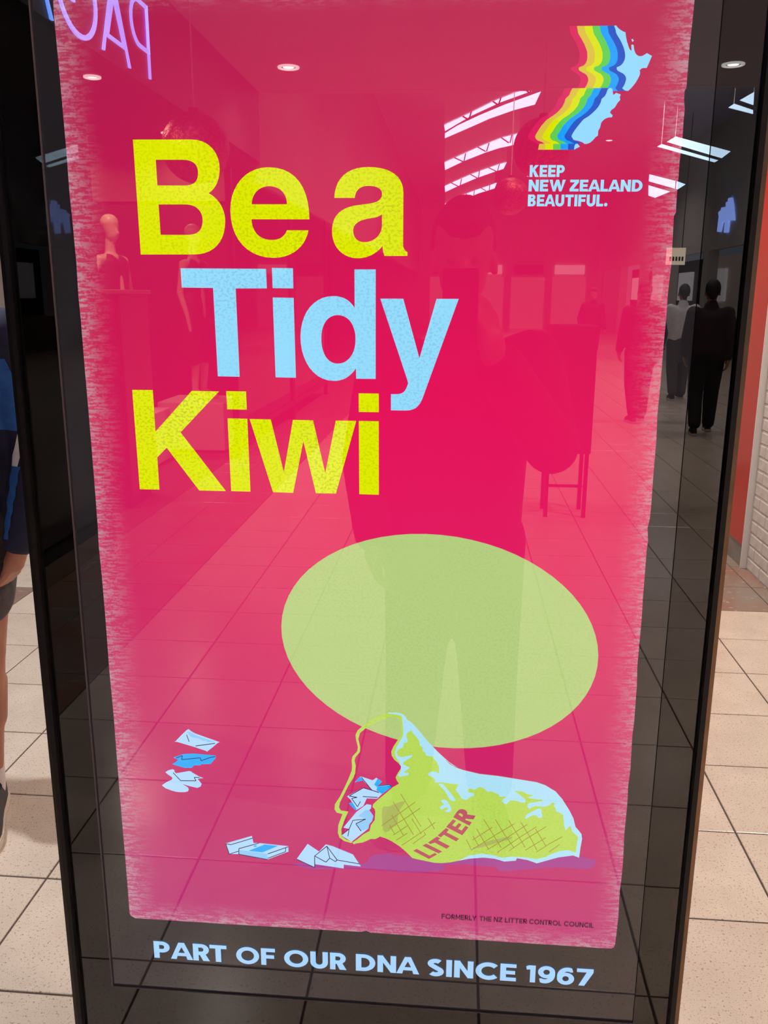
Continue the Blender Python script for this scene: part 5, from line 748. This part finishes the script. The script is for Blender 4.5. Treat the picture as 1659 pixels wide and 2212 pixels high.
    if c == 'M': W = .94; return [[rect(0, 0, w, 1)], [rect(W - w, 0, W, 1)], [[(0, 1), (w, 1), (W / 2, .42), (W - w, 1), (W, 1), (W / 2, .16)]]], W
    if c == 'A':
        W = .98; k = w * 1.06
        yb = .2; xa = lambda y_: (W / 2 - k / 2) * y_
        return [[[(0, 0), (k, 0), (k + (W / 2 - k) * yb * .95, yb), (W - k - (W / 2 - k) * yb * .95, yb), (W - k, 0), (W, 0), (W / 2 + k / 2, 1), (W / 2 - k / 2, 1)],
                 [(k + (W / 2 - k) * .41, yb + h * .92), (W / 2, .74), (W - k - (W / 2 - k) * .41, yb + h * .92)]]], W
    if c == 'K': W = .80; return [[rect(0, 0, w, 1)], [[(w * .9, .36), (w * .9, .36 + w * 1.3), (W * .98 - w * 1.25, 1), (W * .98, 1)]], [[(w + .02, .5), (w + .17, .66), (W * 1.02, 0), (W * 1.02 - w * 1.3, 0)]]], W
    if c == 'W': W = 1.28; k = w; return [[[(0, 1), (k, 1), (.33, .36), (W / 2 - k * .42, 1), (W / 2 + k * .42, 1), (W - .33, .36), (W - k, 1), (W, 1), (W - .30, 0), (W - .30 - k * .75, 0), (W / 2, .56), (.30 + k * .75, 0), (.30, 0)]]], W
    if c == 'Z': W = .72; return [[[(0, 0), (W, 0), (W, h), (w * 1.25, h), (W, 1 - h), (W, 1), (.02, 1), (.02, 1 - h), (W - w * 1.3, 1 - h), (0, h)]]], W
    if c == 'Y': W = .84; return [[[(W / 2 - w / 2, 0), (W / 2 + w / 2, 0), (W / 2 + w / 2, .4), (W, 1), (W - w * 1.15, 1), (W / 2, .58), (w * 1.15, 1), (0, 1), (W / 2 - w / 2, .4)]]], W
    if c == '1': return [[[(.19, 0), (.19 + w, 0), (.19 + w, 1), (.12, 1), (0, .93), (.03, .93 - h * .9), (.19, .97 - h)]]], .2 + w
    if c == '7': return [[[(.1, 0), (.1 + w * 1.1, 0), (.74, 1 - h), (.74, 1), (0, 1), (0, 1 - h), (.74 - w * 1.25, 1 - h)]]], .74
    if c in '69':
        s = [[arc(.385, .345, .385, .36, 0, 360, 32)[:-1], arc(.385, .345, .385 - w, .36 - h, 0, 360, 32)[:-1]],
             [stroke([(.68, .86)] + arc(.46, .50, .46 - w / 2, .51 - w / 2, 62, 180, 14) + [(w / 2, .38)], w)]]
        if c == '9': s = [[[(.78 - p[0], 1 - p[1]) for p in lp] for lp in shp] for shp in s]
        return s, .78
    if c == '.': return [[arc(w * .6, w * .6, w * .6, w * .6, 0, 360, 16)[:-1]]], w * 1.2
    return [], .3
def word_shapes(word, x0, z0, x1, z1, cap, w, gap=0.09):
    xs = 0.0; out = []
    for c in word:
        s, adv = glyph(c, w)
        nxt = word[len(out) + 1] if len(out) + 1 < len(word) else ''
        g = gap * (0.1 if (c == 'A' or nxt == 'A' or (c in 'LPFR' and nxt in 'TYA')) else 1)
        out.append((xs, s)); xs += adv + g
    total = xs - g
    k = (x1 - x0) / (total)
    sh = []
    for off, s in out:
        for loops in s:
            sh.append([[(x0 + (off + p[0]) * k, z0 + (z1 - z0) * (off + p[0]) / total + p[1] * cap) for p in lp] for lp in loops])
    return sh
for name, key, col, w in (('slogan_lettering', 'slogan', 'slogan', 0.24), ('council_lettering', 'former', 'charcoal', 0.21), ('logo_lettering', 'logo', 'logo_text', 0.25)):
    for tx in TEXT[key]:
        on_screen(name, word_shapes(*tx, w), E[col], 7)

# ------------------------------------------------------------------ signs reflected in the glass
SIGNS = [('P', -5.40, -5.06, 3.02), ('A', -5.02, -4.57, 3.0), ('G', -4.52, -4.00, 2.98), ('A', -3.92, -3.45, 2.97)]
for k, (ch, y0, y1, z0) in enumerate(SIGNS):
    s, adv = glyph(ch, 0.058)
    bm = bmesh.new()
    for loops in s:
        prism(bm, [[(y0 + p[0] / adv * (y1 - y0), z0 + p[1] * 0.45) for p in lp] for lp in loops], lambda p: (-2.149, p[0], p[1]), (0.012, 0, 0))
    o = obj('sign_letter', bm, M['violet'])
    tag(o, ['violet illuminated letter P on the dark shop fascia', 'violet illuminated letter A between P and G on the dark fascia',
            'violet illuminated round letter G on the dark shop fascia', 'violet illuminated letter A after the G on the dark fascia'][k], 'sign letter', 'violet shop sign letters')
LOGO_SIGN = [[-24.69, 3.85], [-24.44, 3.9], [-24.42, 3.96], [-24.22, 3.95], [-24.0, 3.88], [-24.03, 4.06], [-23.87, 4.05], [-23.86, 4.14], [-23.64, 4.13], [-23.44, 3.9], [-23.22, 3.53], [-23.54, 3.56], [-23.68, 3.58], [-23.7, 3.27], [-23.96, 3.28], [-23.97, 3.59], [-24.26, 3.57], [-24.38, 3.33], [-24.62, 3.35], [-24.59, 3.76]]
bm = bmesh.new()
prism(bm, [LOGO_SIGN], lambda p: (6.99, p[0], p[1]), (-0.06, 0, 0))
tag(obj('logo_sign', bm, M['blue_sign']), 'pale blue illuminated logo sign high on the right-hand shop wall', 'sign')
cs = thing('hanging_sign', 'cream lit sign board with small dark letters hanging far down the hall', 'sign', (5.8, -24, 2.4))
box('board', 5.5, 6.0, -24.06, -24.0, 2.46, 2.9, M['cream_sign'], cs)
for k in range(5):
    box('letter_mark', 5.58 + k * 0.08, 5.63 + k * 0.08, -23.998, -23.99, 2.56, 2.67, M['ink'], cs)
bm = bmesh.new(); tube(bm, [(5.6, -24.03, 2.9), (5.6, -24.03, 6.25)], 0.012); tube(bm, [(5.9, -24.03, 2.9), (5.9, -24.03, 6.25)], 0.012)
rel(obj('hanger', bm, M['black']), cs)

# ------------------------------------------------------------------ hanging glitter baubles
M['bauble'] = grain('red_glitter', rgb(206, 110, 84), rgb(96, 34, 34), 45, 0.28, lo=0.45, hi=0.55, metal=0.7, bump=0.8)
def bauble(x, y, z, r, ztop, label):
    t_ = thing('bauble', label, 'hanging ornament', (x, y, z), 'baubles hung from the ceiling')
    bm = bmesh.new(); bmesh.ops.create_uvsphere(bm, u_segments=32, v_segments=20, radius=r)
    obj('ball', bm, M['bauble'], t_, True)
    bm = bmesh.new(); lathe(bm, [(r * 0.16, r * 0.97), (r * 0.16, r * 1.1), (r * 0.06, r * 1.13)], 0, 0, 16)
    obj('cap', bm, M['bronze'], t_)
    bm = bmesh.new(); tube(bm, [(0, 0, r * 1.1), (0, 0, ztop - z)], 0.006, 6)
    obj('wire', bm, M['frame_white'], t_)
bauble(0.671, -7.2, 2.836, 0.25, CZ, 'large red glitter bauble hanging in front of the tall hall')
bauble(0.66, -12.0, 2.954, 0.25, 6.25, 'red glitter bauble hanging farther down the tall hall')
bauble(-2.0, -5.9, 2.66, 0.25, CZ, 'red glitter bauble hanging close to the dark shopfront')

# ------------------------------------------------------------------ people
M['skin'] = grain('skin', rgb(176, 116, 92), rgb(164, 102, 82), 12, 0.5)
M['hair'] = grain('dark_hair', rgb(34, 26, 24), rgb(24, 18, 18), 60, 0.6, stretch=(1, 1, 0.2))
M['navy'] = grain('navy_fabric', rgb(26, 24, 58), rgb(20, 18, 48), 30, 0.8)
M['grey_cloth'] = grain('grey_cotton', rgb(82, 74, 74), rgb(70, 62, 64), 40, 0.85)
M['black_cloth'] = grain('black_cotton', rgb(30, 24, 26), rgb(22, 18, 20), 40, 0.85)
M['blue_cloth'] = grain('royal_blue_fabric', rgb(36, 92, 168), rgb(28, 78, 150), 25, 0.75)
M['white_cloth'] = grain('white_fabric', rgb(222, 218, 222), rgb(206, 202, 208), 25, 0.8)
M['sock'] = grain('white_sock', rgb(228, 212, 210), rgb(214, 198, 198), 60, 0.85)
M['shoe'] = grain('charcoal_knit', rgb(74, 68, 68), rgb(60, 55, 56), 160, 0.85)
M['sole'] = grain('cream_sole', rgb(218, 200, 180), rgb(200, 182, 164), 20, 0.6)
M['phone'] = mat('phone_back', rgb(20, 20, 24), 0.25)
M['eye'] = mat('eye', rgb(96, 84, 78), 0.4)
M['lens'] = mat('lens_glass', rgb(10, 10, 14), 0.1)

def person_parts(root, J, skin, cloths, hair, voxel=0.012):
    """J: joints as world points. one body surface, clothing shells over it, hair cap."""
    hc, f = Vector(J['head']), Vector(J['face'])            # head centre, facing direction
    sd = f.cross(Vector((0, 0, 1))).normalized()
    up = Vector((0, 0, 1))
    caps = [(hc + up * .045 - f * .012, .082, hc - up * .05 + f * .02, .062),          # skull to jaw
            (hc + f * .075 + up * .01, .012, hc + f * .097 - up * .022, .014),          # nose
            (hc + f * .07 - up * .06, .02, hc + f * .074 - up * .085, .022),            # mouth and chin
            (hc + sd * .078 + up * .005, .012, hc + sd * .083 - up * .035, .01),
            (hc - sd * .078 + up * .005, .012, hc - sd * .083 - up * .035, .01),
            (hc - up * .06, .05, J['neck'], .056)]
    caps += [(J['neck'], .06, J['chest'], .11), (J['chest'], .12, J['pelvis'], .115)]
    for s in 'LR':
        caps += chain([(J['sh' + s], .055), (J['el' + s], .042), (J['wr' + s], .03)])
        caps += [(J['chest'], .1, J['sh' + s], .055)]
        caps += chain([(J['hip' + s], .088), (J['kn' + s], .056), (J['an' + s], .037)])
        kn, an = Vector(J['kn' + s]), Vector(J['an' + s])
        back = -Vector(J.get('legface', J['face']))
        caps += [(kn.lerp(an, .2) + back * .018, .052, kn.lerp(an, .48) + back * .014, .05)]      # calf
        caps += [(J['pelvis'], .11, J['hip' + s], .09)]
        ft = Vector(J.get('toe' + s, an + Vector(J['face']) * .2)); ft.z = max(ft.z, .03)
        caps += [(an, .036, ft, .026)]
        # hand: palm and five fingers
        w0 = Vector(J['wr' + s]); hd = Vector(J['hand' + s])                             # hand end direction (unit) from the wrist
        pn = Vector(J['palm' + s]); ac = hd.cross(pn).normalized()
        caps += [(w0, .028, w0 + hd * .05, .03), (w0 + hd * .03 + ac * .018, .016, w0 + hd * .085 + ac * .03, .013), (w0 + hd * .03 - ac * .018, .016, w0 + hd * .085 - ac * .03, .013)]
        for q, ln in ((-1.5, .062), (-.5, .074), (.5, .08), (1.5, .07)):
            b0 = w0 + hd * .085 + ac * q * .0205
            b1 = b0 + hd * ln * .5 + pn * ln * .15
            b2 = b1 + hd * ln * .32 + pn * ln * .38
            caps += chain([(b0, .0095), (b1, .009), (b2, .008)])
        tb = w0 + hd * .03 + ac * .03
        caps += chain([(tb, .013), (tb + ac * .03 + hd * .03 + pn * .01, .0105), (tb + ac * .035 + hd * .055 + pn * .02, .0095)])
    body = blob('body', caps, skin, root, voxel, 2)
    for nm, cc, m_, vx in cloths:
        blob(nm, cc, m_, root, vx, 4)
    if hair:
        blob('hair', [(hc + up * .06 - f * .03, .086, hc + up * .03 - f * .04, .088), (hc + up * .085 + f * .02, .062, hc + up * .085 - f * .03, .07),
                      (hc + sd * .06 + up * .03 - f * .02, .03, hc - f * .07 - up * .05, .04), (hc - sd * .06 + up * .03 - f * .02, .03, hc - f * .07 - up * .05, .04)], hair, root, .01, 3)
    for s in (-1, 1):
        bm = bmesh.new(); bmesh.ops.create_icosphere(bm, subdivisions=2, radius=.011)
        e = obj('eye', bm, M['eye'], None, True); e.location = hc + f * .068 + sd * .031 * s + up * .012
        rel(e, root)
    return body

def torso(J, r=0.0, sleeves=True, hem=0.0):
    ch, pe = Vector(J['chest']), Vector(J['pelvis'])
    sx = (Vector(J['shL']) - Vector(J['shR'])).normalized()
    cc = []
    for k in (-1, 1):
        cc += [(ch + sx * .085 * k + Vector((0, 0, .03)), .115 + r, pe + sx * .07 * k + Vector((0, 0, hem)), .11 + r)]
    cc += [(ch + Vector((0, 0, .03)), .135 + r, pe + Vector((0, 0, hem)), .13 + r)]
    for s in 'LR':
        cc += [(ch, .11 + r, J['sh' + s], .075 + r)]
        if sleeves:
            cc += chain([(J['sh' + s], .074 + r), (J['el' + s], .06 + r), (Vector(J['el' + s]).lerp(Vector(J['wr' + s]), .92), .046 + r)])
    cc += [(Vector(J['neck']) - Vector((0, 0, .02)), .07 + r, ch, .1 + r)]
    return cc
def trousers(J, r=0.0, to=1.0):
    cc = []
    for s in 'LR':
        cc += [(J['pelvis'], .125 + r, J['hip' + s], .1 + r), (J['hip' + s], .1 + r, J['kn' + s], .072 + r)]
        if to > 0:
            cc += [(J['kn' + s], .072 + r, Vector(J['kn' + s]).lerp(Vector(J['an' + s]), to), .055 + r)]
    return cc

def simple_shoe(root, heel, toe, m_up, m_sole):
    heel, toe = Vector(heel), Vector(toe)
    d = (toe - heel).normalized(); s = d.cross(Vector((0, 0, 1)))
    L = (toe - heel).length
    bm = bmesh.new()
    prof = [(-.02, .03), (0.0, .037), (.1, .038), (.3, .036), (.55, .043), (.75, .05), (.88, .046), (.96, .034), (1.0, .016)]
    outl = [(a * L, w_) for a, w_ in prof] + [(a * L, -w_) for a, w_ in prof[::-1]]
    prism(bm, [outl], lambda p: heel + d * p[0] + s * p[1] + Vector((0, 0, .004 - heel.z)), (0, 0, .026))
    o = rel(obj('shoe_sole', bm, m_sole), root)
    # upper: lofted half-round sections
    hts = [(-.01, .03, .075), (.06, .034, .088), (.2, .035, .098), (.34, .035, .096), (.48, .038, .082), (.62, .043, .066), (.76, .046, .054), (.88, .042, .044), (.955, .03, .032), (.99, .012, .016)]
    bm = bmesh.new(); rings = []
    for a, w_, h_ in hts:
        c = heel + d * a * L; c.z = .028
        rings.append([bm.verts.new(c + s * w_ * math.copysign(abs(math.cos(th)) ** .8, math.cos(th)) + Vector((0, 0, h_ * abs(math.sin(th)) ** .8))) for th in [PI * i / 16 for i in range(17)]])
    for a, b_ in zip(rings, rings[1:]):
        for k in range(16):
            bm.faces.new((a[k], a[k + 1], b_[k + 1], b_[k]))
    bm.faces.new(rings[0]); bm.faces.new(rings[-1][::-1])
    up_ = rel(obj('shoe_upper', bm, m_up, None, True), root)
    return up_, heel, d, s, L

# --- passer-by at the left edge of the picture: navy jacket, grey shorts
pb = thing('person', 'person in navy jacket with blue stripe, grey shorts and charcoal shoes, left of the kiosk', 'person', (-1.47, 1.48, 0))
JB = dict(head=(-1.47, 1.45, 1.73), face=(0.05, -0.998, 0), neck=(-1.47, 1.49, 1.58), chest=(-1.47, 1.5, 1.36), pelvis=(-1.48, 1.5, .98),
          shL=(-1.275, 1.49, 1.48), elL=(-1.21, 1.50, 1.17), wrL=(-1.245, 1.41, .885), handL=(-.38, .0, -.925), palmL=(-.9, .1, .37),
          shR=(-1.665, 1.5, 1.48), elR=(-1.73, 1.53, 1.18), wrR=(-1.74, 1.45, .92), handR=(0.05, -.25, -.967), palmR=(.95, .2, 0),
          hipL=(-1.395, 1.49, .93), knL=(-1.395, 1.43, .53), anL=(-1.435, 1.45, .10), toeL=(-1.365, 1.27, .035),
          hipR=(-1.565, 1.5, .93), knR=(-1.60, 1.50, .53), anR=(-1.63, 1.56, .10), toeR=(-1.66, 1.37, .035))
jacket = torso(JB, .004)
shorts = [(JB['pelvis'], .137, JB['hip' + s], .112) for s in 'LR']
shorts += [(Vector(JB['hip' + s]), .112, Vector(JB['kn' + s]) + Vector((.005, 0, .2)), .098) for s in 'LR']
person_parts(pb, JB, M['skin'], [('jacket', jacket, M['navy'], .012), ('shorts', shorts, M['grey_cloth'], .012)], M['hair'], .008)
jk = [c for c in pb.children if c.name.startswith('jacket')][0]
bvh = BVHTree.FromPolygons([tuple(v.co) for v in jk.data.vertices], [tuple(p.vertices) for p in jk.data.polygons])
def patch(name, rows, m_):
    """rows: (z, x0, x1) from top to bottom, laid onto the front of the jacket"""
    bm = bmesh.new(); grid = []
    for z, x0, x1 in rows:
        line = []
        for k in range(7):
            x = x0 + (x1 - x0) * k / 6
            loc, nrm, idx, dist = bvh.ray_cast(Vector((x, 0.5, z)), Vector((0, 1, 0)))
            y = (loc.y if loc is not None and loc.y < 1.6 else 1.46) - .003
            line.append(bm.verts.new((x, y, z)))
        grid.append(line)
    for a, b_ in zip(grid, grid[1:]):
        for k in range(6):
            bm.faces.new((a[k], a[k + 1], b_[k + 1], b_[k]))
    o = obj(name, bm, m_, None, True)
    o.parent = jk
    o.location = -(jk.location + pb.location)
    return o
patch('blue_stripe', [(1.42 - .02 * i, -1.29, -1.245 + .034 * math.sin(min(1, (i + 1) / 7) * PI / 2)) for i in range(11)], M['blue_cloth'])
patch('white_flash', [(1.225 - .015 * i, -1.222 - .032 * min(1, i / 5), -1.204 - .004 * i) for i in range(8)], M['white_cloth'])
patch('blue_stripe', [(1.12 - .02 * i, -1.252 - .004 * (i % 3) - .0015 * i, -1.222 - .004 * (i % 2) - .003 * i) for i in range(11)], M['blue_cloth'])
for s, hl, te in (('L', (-1.448, 1.50, 0), (-1.338, 1.20, 0)), ('R', (-1.62, 1.61, 0), (-1.66, 1.30, 0))):
    blob('sock', [(Vector(JB['an' + s]) + Vector((0, 0, .06)), .045, Vector(JB['an' + s]) - Vector((0, 0, .02)), .042)], M['sock'], pb, .006, 2)
    up_, h_, d_, s_, L_ = simple_shoe(pb, hl, te, M['shoe'], M['sole'])
    for k in range(5):
        a = .36 + k * .07
        zc_ = .028 + [.097, .092, .084, .075, .067][k]
        bm = bmesh.new()
        p = h_ + d_ * a * L_
        tube(bm, [p + s_ * .026 + Vector((0, 0, zc_ - .016)), p + d_ * .006 + s_ * .012 + Vector((0, 0, zc_ + .002)), p + d_ * .008 - s_ * .012 + Vector((0, 0, zc_ + .002)), p - s_ * .026 + Vector((0, 0, zc_ - .016))], .0028, 6)
        o = obj('lace', bm, M['black_cloth'], None, True); o.parent = up_; o.location = -(up_.location + pb.location)
    bm = bmesh.new()
    p = h_ + d_ * .36 * L_ + Vector((0, 0, .125))
    tube(bm, [p + s_ * (.034 * math.sin(t_)) + d_ * (.02 * math.sin(2 * t_)) + Vector((0, 0, -.012 * abs(math.sin(t_)))) for t_ in [2 * PI * i / 20 for i in range(21)]], .0028, 6)
    o = obj('lace', bm, M['black_cloth'], None, True); o.parent = up_; o.location = -(up_.location + pb.location)

# --- photographer, seen only as a reflection
ph = thing('person', 'photographer in dark hooded top holding up a phone, mirrored in the kiosk glass', 'person', (0.0, -1.55, 0))
JP = dict(head=(0.005, -1.50, 1.69), face=(0, .96, -.28), neck=(0.0, -1.55, 1.53), chest=(0.0, -1.57, 1.31), pelvis=(0, -1.57, .94), legface=(0, 1, 0),
          shL=(-.2, -1.57, 1.42), elL=(-.26, -1.56, 1.13), wrL=(-.225, -1.44, .93), handL=(.1, .4, -.9), palmL=(.9, .1, .1),
          shR=(.2, -1.56, 1.42), elR=(.24, -1.32, 1.22), wrR=(.075, -1.0, 1.46), handR=(-.2, .42, .88), palmR=(-.8, -.4, -.1),
          hipL=(-.09, -1.57, .9), knL=(-.11, -1.56, .5), anL=(-.13, -1.59, .09), toeL=(-.15, -1.40, .03),
          hipR=(.09, -1.57, .9), knR=(.11, -1.56, .5), anR=(.13, -1.59, .09), toeR=(.15, -1.40, .03))
for k_ in ('handL', 'handR', 'palmL', 'palmR', 'face'):
    JP[k_] = tuple(Vector(JP[k_]).normalized())
person_parts(ph, JP, M['skin'], [('hoodie', torso(JP, .012) + [((0, -1.62, 1.50), .08, (0, -1.65, 1.42), .09)], M['black_cloth'], .012), ('trousers', trousers(JP, .02, .97), M['black_cloth'], .014)], M['hair'], .006)
for sx in (-1, 1):
    simple_shoe(ph, (sx * .13, -1.63, 0), (sx * .155, -1.34, 0), M['black_cloth'], M['sole'])
pn = thing('phone', 'dark phone held up in the raised hand of the photographer', 'phone', (0, -.893, 1.59))
box('case', -.036, .036, -.897, -.8885, 1.50, 1.645, M['phone'], pn, .003)
bm = bmesh.new(); bmesh.ops.create_cone(bm, cap_ends=True, segments=20, radius1=.007, radius2=.007, depth=.0016)
lens_o = obj('lens', bm, M['lens']); lens_o.rotation_euler = (PI / 2, 0, 0); lens_o.location = (0.02, -.8885, 1.63); rel(lens_o, pn)

# --- people walking in the hall behind the photographer
def walker(label, x, y, ang, top, legs, stride, hairm, s=1.0):
    root = thing('person', label, 'person', (x, y, 0), 'people walking in the hall')
    f = Vector((math.sin(ang), math.cos(ang), 0)); sd = Vector((math.cos(ang), -math.sin(ang), 0))
    def P(a, b_, z): return Vector((x, y, 0)) + sd * a * s + f * b_ * s + Vector((0, 0, z * s))
    J = dict(head=P(0, .02, 1.66), face=tuple(f), neck=P(0, 0, 1.52), chest=P(0, 0, 1.3), pelvis=P(0, 0, .95), legface=tuple(f),
             shL=P(-.19, 0, 1.42), elL=P(-.24, -.06 - stride * .2, 1.14), wrL=P(-.23, .04 - stride * .3, .9), handL=(0, 0, -1), palmL=tuple(sd),
             shR=P(.19, 0, 1.42), elR=P(.24, .02, 1.14), wrR=P(.23, .1 + stride * .3, .92), handR=(0, 0, -1), palmR=tuple(-sd),
             hipL=P(-.09, 0, .9), knL=P(-.1, stride * .45, .5), anL=P(-.1, stride * .5, .09), toeL=P(-.1, stride * .5 + .17, .03),
             hipR=P(.09, 0, .9), knR=P(.1, -stride * .1, .5), anR=P(.1, -stride * .9, .13), toeR=P(.1, -stride * .9 + .16, .05))
    person_parts(root, J, M['skin'], [('top', torso(J, .01), top, .018), ('trousers', trousers(J, .02, .96), legs, .018)], hairm, .009)
    simple_shoe(root, J['anL'] - f * .05 * s - Vector((0, 0, J['anL'].z)), J['anL'] + f * .22 * s - Vector((0, 0, J['anL'].z)), M['black_cloth'], M['sole'])
    simple_shoe(root, J['anR'] - f * .05 * s - Vector((0, 0, J['anR'].z)), J['anR'] + f * .22 * s - Vector((0, 0, J['anR'].z)), M['black_cloth'], M['sole'])
walker('person in dark maroon top and black trousers striding through the hall', 2.95, -9.9, PI * .95, grain('maroon_cotton', rgb(66, 44, 48), rgb(54, 36, 40), 30, .85), M['black_cloth'], .3, M['hair'])
walker('person in all black walking left of the striding one', 2.35, -10.8, PI * 1.05, M['black_cloth'], M['black_cloth'], .18, M['hair'])
walker('person in pale grey top walking farther down the hall', 3.5, -13.5, PI, M['white_cloth'], M['grey_cloth'], .2, M['hair'])
walker('person in navy top walking far down the hall middle', 2.9, -19, PI * .1, M['navy'], M['black_cloth'], .2, M['hair'])

# ------------------------------------------------------------------ shop mannequins, plinths and fittings
M['mannequin'] = mat('ivory_mannequin', rgb(232, 206, 178), 0.35)
M['dress'] = grain('black_dress', rgb(34, 26, 32), rgb(26, 20, 26), 20, .7)
M['plinth'] = mat('white_plinth', rgb(228, 222, 216), .4)
def mannequin(label, x, y, base, ang, akimbo):
    pl_ = thing('display_plinth', 'white plinth under the ' + label, 'plinth', (x, y, 0), 'mannequin plinths')
    box('block', x - .35, x + .35, y - .35, y + .35, .02, base, M['plinth'], pl_, .01)
    box('kick_plate', x - .32, x + .32, y - .32, y + .32, .0, .02, M['black'], pl_)
    root = thing('mannequin', label, 'mannequin', (x, y, base), 'shop window mannequins')
    f = Vector((math.sin(ang), math.cos(ang), 0)); sd = Vector((math.cos(ang), -math.sin(ang), 0))
    def P(a, b_, z): return Vector((x, y, base)) + sd * a + f * b_ + Vector((0, 0, z))
    caps = [(P(0, 0, 1.70), .085, P(0, .02, 1.60), .06), (P(0, .075, 1.64), .012, P(0, .09, 1.615), .013), (P(0, 0, 1.6), .045, P(0, -.01, 1.45), .05), (P(0, -.01, 1.42), .06, P(0, 0, 1.2), .1), (P(0, 0, 1.2), .1, P(0, 0, .9), .115)]
    for k in (-1, 1):
        caps += [(P(0, 0, 1.38), .07, P(k * .18, 0, 1.38), .045)]
        if akimbo:
            caps += chain([(P(k * .18, 0, 1.38), .042), (P(k * .33, -.06, 1.12), .034), (P(k * .16, .04, .98), .024), (P(k * .13, .1, .95), .022)])
        else:
            caps += chain([(P(k * .18, 0, 1.38), .042), (P(k * .22, -.03, 1.1), .034), (P(k * .22, .05, .86), .024), (P(k * .21, .07, .72), .02)])
        caps += chain([(P(k * .08, 0, .88), .085), (P(k * .085, .03, .48), .052), (P(k * .08, 0, .09), .032), (P(k * .09, .15, .03), .026)])
    blob('figure', caps, M['mannequin'], root, .012, 2)
    blob('dress', [(P(-.07, 0, 1.33), .11, P(-.06, 0, 1.05), .1), (P(.07, 0, 1.33), .11, P(.06, 0, 1.05), .1), (P(-.08, 0, 1.0), .12, P(-.12, 0, .5), .15), (P(.08, 0, 1.0), .12, P(.12, 0, .5), .15)], M['dress'], root, .015, 4)
mannequin('ivory mannequin with hands on hips behind the shop window', -3.18, -7.1, .52, PI * .42, True)
mannequin('ivory mannequin with hanging arms nearer the hall', -2.75, -8.2, .52, PI * .4, False)

rs = thing('red_counter', 'dark red shop counter unit with an ochre top edge inside the dark shop', 'counter', (-2.76, -5.65, 0))
M['dark_red'] = grain('dark_red_laminate', rgb(150, 30, 40), rgb(136, 26, 36), 4, .4)
box('carcass', -3.07, -2.45, -5.95, -5.36, .08, 1.60, M['dark_red'], rs, .01)
box('top', -3.09, -2.43, -5.97, -5.34, 1.60, 1.63, M['shop_tan'], rs, .004)
box('plinth', -3.0, -2.5, -5.9, -5.4, .002, .08, M['black'], rs)
for k in range(3):
    box('drawer_front', -3.03, -2.49, -5.358, -5.348, .16 + k * .48, .60 + k * .48, M['dark_red'] if k == 2 else M['shop_dark'], rs, .004)
wsu = thing('shelf_unit', 'tan shelf unit of folded clothes against the shop partition', 'shelves', (-4.95, -9.3, 0))
box('back_board', -5.5, -4.4, -9.465, -9.44, .002, 2.5, M['shop_tan'], wsu)
for k in range(5):
    box('shelf', -5.5, -4.4, -9.44, -9.12, .1 + k * .55, .13 + k * .55, M['shop_dark'], wsu)
    for q in range(3):
        if (k + q) % 4 != 3 and k < 4:
            hgt = .12 + .07 * ((k * 3 + q) % 3)
            box('folded_clothes', -5.42 + q * .35, -5.14 + q * .35, -9.40, -9.16, .13 + k * .55, .13 + k * .55 + hgt, [M['dark_red'], M['dress'], M['white_cloth'], M['navy']][(k + 2 * q) % 4], wsu, .02)
sh = thing('clothes_rack', 'dark rail of hanging clothes deep inside the dark shop', 'clothes rail', (-4.4, -3.9, 0))
bm = bmesh.new()
tube(bm, [(-4.4, -4.9, .002), (-4.4, -4.9, 1.6), (-4.4, -2.9, 1.6), (-4.4, -2.9, .002)], .015)
rel(obj('rail', bm, M['black']), sh)
for k in range(12):
    y = -4.75 + k * .16
    box('garment', -4.62, -4.18, y - .035, y + .035, .75 + .08 * (k % 3), 1.55, [M['dress'], M['dark_red'], M['grey_cloth'], M['navy']][k % 4], sh, .03)

ds = thing('display_stand', 'tall dark display stand on four thin legs behind the photographer', 'stand', (0.81, -5.6, 0))
box('body', .645, .975, -5.76, -5.44, .48, 1.40, M['fascia'], ds, .01)
for sx in (.67, .95):
    for sy in (-5.73, -5.47):
        box('leg', sx - .014, sx + .014, sy - .014, sy + .014, .002, .48, M['black'], ds)
box('stretcher', .67, .95, -5.61, -5.59, .2, .22, M['black'], ds)
